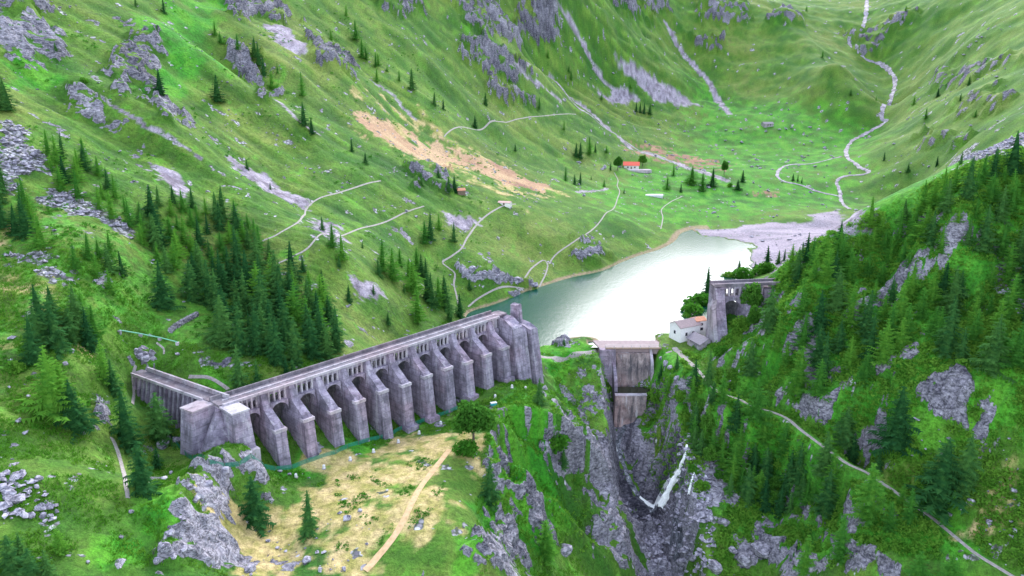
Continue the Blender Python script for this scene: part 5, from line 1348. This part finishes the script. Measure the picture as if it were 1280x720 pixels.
# ------------------------------------------------------------------ waterfall
def fall(pts, w0, w1, label, seed):
    """a sheet of broken white water hanging just clear of the rock: three uneven strands"""
    rg = np.random.default_rng(seed); Pw = [G(u, v) for u, v in pts]; Ys = np.array([p[1] for p in Pw])
    Ys = np.minimum.accumulate(Ys) if len(Ys) > 2 else Ys
    for _ in range(3): Ys[1:-1] = .5 * Ys[1:-1] + .25 * (Ys[:-2] + Ys[2:])
    C = np.array([from_Y(u, v, float(min(Y, p[1]) - .9)) for (u, v), Y, p in zip(pts, Ys, Pw)])
    tt = np.linspace(0, len(C) - 1, 40); C = np.stack([np.interp(tt, range(len(C)), C[:, k]) for k in range(3)], 1)
    K = 9; V = []; m = len(C)
    for i in range(m):
        f = i / (m - 1); w = (w0 + (w1 - w0) * f) * (1 + .35 * math.sin(i * .9 + seed) * math.sin(i * .37)); T = C[min(i+1, m-1)] - C[max(i-1, 0)]; sx = np.array((T[2], 0, -T[0])); sx /= np.linalg.norm(sx) + 1e-9
        for k in range(K):
            q = k / (K - 1) - .5
            V.append(C[i] + sx * w * q + np.array((0, -.35 * (1 - 4 * q * q) + rg.normal() * .10, rg.normal() * .12 + .25 * (1 - 4 * q * q))))
    i2 = np.arange(m * K).reshape(m, K); Fq = np.stack([i2[:-1, :-1], i2[1:, :-1], i2[1:, 1:], i2[:-1, 1:]], -1).reshape(-1, 4)
    tag(mobj('waterfall', np_mesh('waterfall', np.array(V), Fq, False), MAT['foam']), label, 'waterfall')
fall([(859,556),(856,572),(849,588),(840,604),(832,620),(825,634)], .8, 2.6, 'white waterfall sliding down the dark slabs into the gorge', 1)
tag(ribbon('waterfall', GORGE[5:8], 1.6, MAT['foam'], lift=.75, jitter=.6, step=.5, kind=None, world=True), 'short white cascade between blocks below the waterfall', 'waterfall')
fall([(868,590),(864,604),(861,618)], .6, 1.0, 'thin side thread of white water right of the main fall', 3)

# ------------------------------------------------------------------ small things round the dam
def marker(u, v, where):
    p = G(u, v); o = empty('marker_post', (p[0], p[1], p[2])); tag(o, f'white stone marker post {where}', 'marker post', f'marker posts {where}')
    MB().loft([[(math.cos(a) * r, math.sin(a) * r, z) for a in [k * math.pi / 4 for k in range(8)]] for (r, z) in ((.40, -.3), (.36, .9), (.22, 1.05))]).build('shaft', MAT['white_stone'], o)
    MB().box(-.45, .45, -.45, .45, -.3, .14).build('base', MAT['pale_concrete'], o)
for u, v in [(438,576),(467,566),(498,554),(524,543),(551,531),(405,586),(370,597)]: marker(u, v, 'along the foot of the buttresses')
for u, v in [(640,485),(657,487),(619,497)]: marker(u, v, 'on top of the knoll')
p = G(617, 507)
o = empty('storage_box', p, R(20)); tag(o, 'turquoise storage box with pale lid on the knoll', 'box')
MB().box(-.9, .9, -.5, .5, -.2, .75).build('body', MAT['turquoise'], o); MB().box(-.96, .96, -.56, .56, .753, .9).build('lid', MAT['white_stone'], o)
# green net fence at the foot of the dam
fl = GL([(206,528),(214,548),(228,566),(262,582),(300,588),(345,589),(384,580),(420,568),(462,552),(500,538),(540,524),(572,512)])
fence = empty('net_fence', fl[0]); tag(fence, 'low green net fence along the foot of the dam buttresses', 'fence')
f0 = Vector(fl[0])
for a, b in zip(fl[:-1], fl[1:]):
    n = max(1, int((Vector(b) - Vector(a)).length / 4))
    for k in range(n):
        q0 = Vector(a).lerp(Vector(b), k / n); q1 = Vector(a).lerp(Vector(b), (k + 1) / n)
        q0.z = float(zat(q0.x, q0.y)); q1.z = float(zat(q1.x, q1.y)); q0 -= f0; q1 -= f0
        MB().tube(q0 - Vector((0, 0, .4)), q0 + Vector((0, 0, 1.35)), .05).build('fence_post', MAT['timber'], fence)
        m = MB(); dd = (q1 - q0); L_ = dd.length; hz = Vector((0, 0, 1)); nn = Vector((-dd.y, dd.x, 0)).normalized() * .008
        for i in range(int(L_ / .22) + 1):
            c0 = q0 + dd * min(1, i * .22 / L_); m.add([c0 - nn, c0 + dd / L_ * .09 - nn, c0 + dd / L_ * .09 + hz * 1.2 - nn, c0 + hz * 1.2 - nn], [(0, 1, 2, 3)])
        for j in range(6):
            m.add([q0 + hz * (j * .23 + .01), q1 + hz * (j * .23 + .01), q1 + hz * (j * .23 + .09), q0 + hz * (j * .23 + .09)], [(0, 1, 2, 3)])
        m.build('net', MAT['net'], fence, fix=False)
# pale green water pipe on the slope above the wing
pl = GL([(150,418),(176,421),(200,426),(222,431)]); pipe = empty('water_pipe', pl[0]); tag(pipe, 'pale green water pipe on the grass slope above the wing wall', 'pipe'); p0 = Vector(pl[0])
mt_pipe = make_plain('green_pipe', (.20, .52, .36), .5, .1)
for a, b in zip(pl[:-1], pl[1:]): MB().tube(Vector(a) - p0 + Vector((0, 0, .7)), Vector(b) - p0 + Vector((0, 0, .7)), .15).build('pipe_run', mt_pipe, pipe)
for q in pl: MB().box(q[0] - p0.x - .4, q[0] - p0.x + .4, q[1] - p0.y - .4, q[1] - p0.y + .4, q[2] - p0.z - .8, q[2] - p0.z + .62).build('support', MAT['pale_concrete'], pipe)
a, b = Vector(G(905, 576)), Vector(G(934, 592))
lg = empty('fallen_log', a); tag(lg, 'bleached fallen log lying over the gorge thicket', 'log')
dv = b - a; MB().tube((0, 0, .9), dv + Vector((0, 0, 1.1)), .14, .32).build('log_trunk', MAT['bleached'], lg)
MB().tube(dv * .25 + Vector((0, 0, .95)), dv * .22 + Vector((.2, .3, 2.0)), .1, .04).build('branch_stub', MAT['bleached'], lg); MB().tube(dv * .97 + Vector((0, 0, 1.1)), dv * 1.0 + Vector((.1, 0, -.5)), .34, .5).build('root_end', MAT['bleached'], lg)
# stone retaining wall at the forest edge
rw = GL([(214,416),(228,406),(246,396)]); wl0 = Vector(rw[0]); o = empty('dry_stone_wall', rw[0]); tag(o, 'short dry stone wall at the edge of the dark spruce stand', 'wall')
for k in range(14):
    f = k / 13; q = Vector(rw[0]).lerp(Vector(rw[2]), f); q.z = float(zat(q.x, q.y)); q -= wl0
    for j in range(2):
        s_ = random.uniform(.5, .75); MB().loft([[(q.x - s_, q.y - s_*.7, q.z - .6 + j), (q.x + s_, q.y - s_*.6, q.z - .6 + j), (q.x + s_*.9, q.y + s_*.6, q.z - .6 + j), (q.x - s_, q.y + s_*.6, q.z - .6 + j)], [(q.x - s_*.8, q.y - s_*.5, q.z + .35 + j), (q.x + s_*.8, q.y - s_*.5, q.z + .4 + j), (q.x + s_*.8, q.y + s_*.5, q.z + .4 + j), (q.x - s_*.8, q.y + s_*.5, q.z + .35 + j)]]).build('stone', MAT['rock'], o)
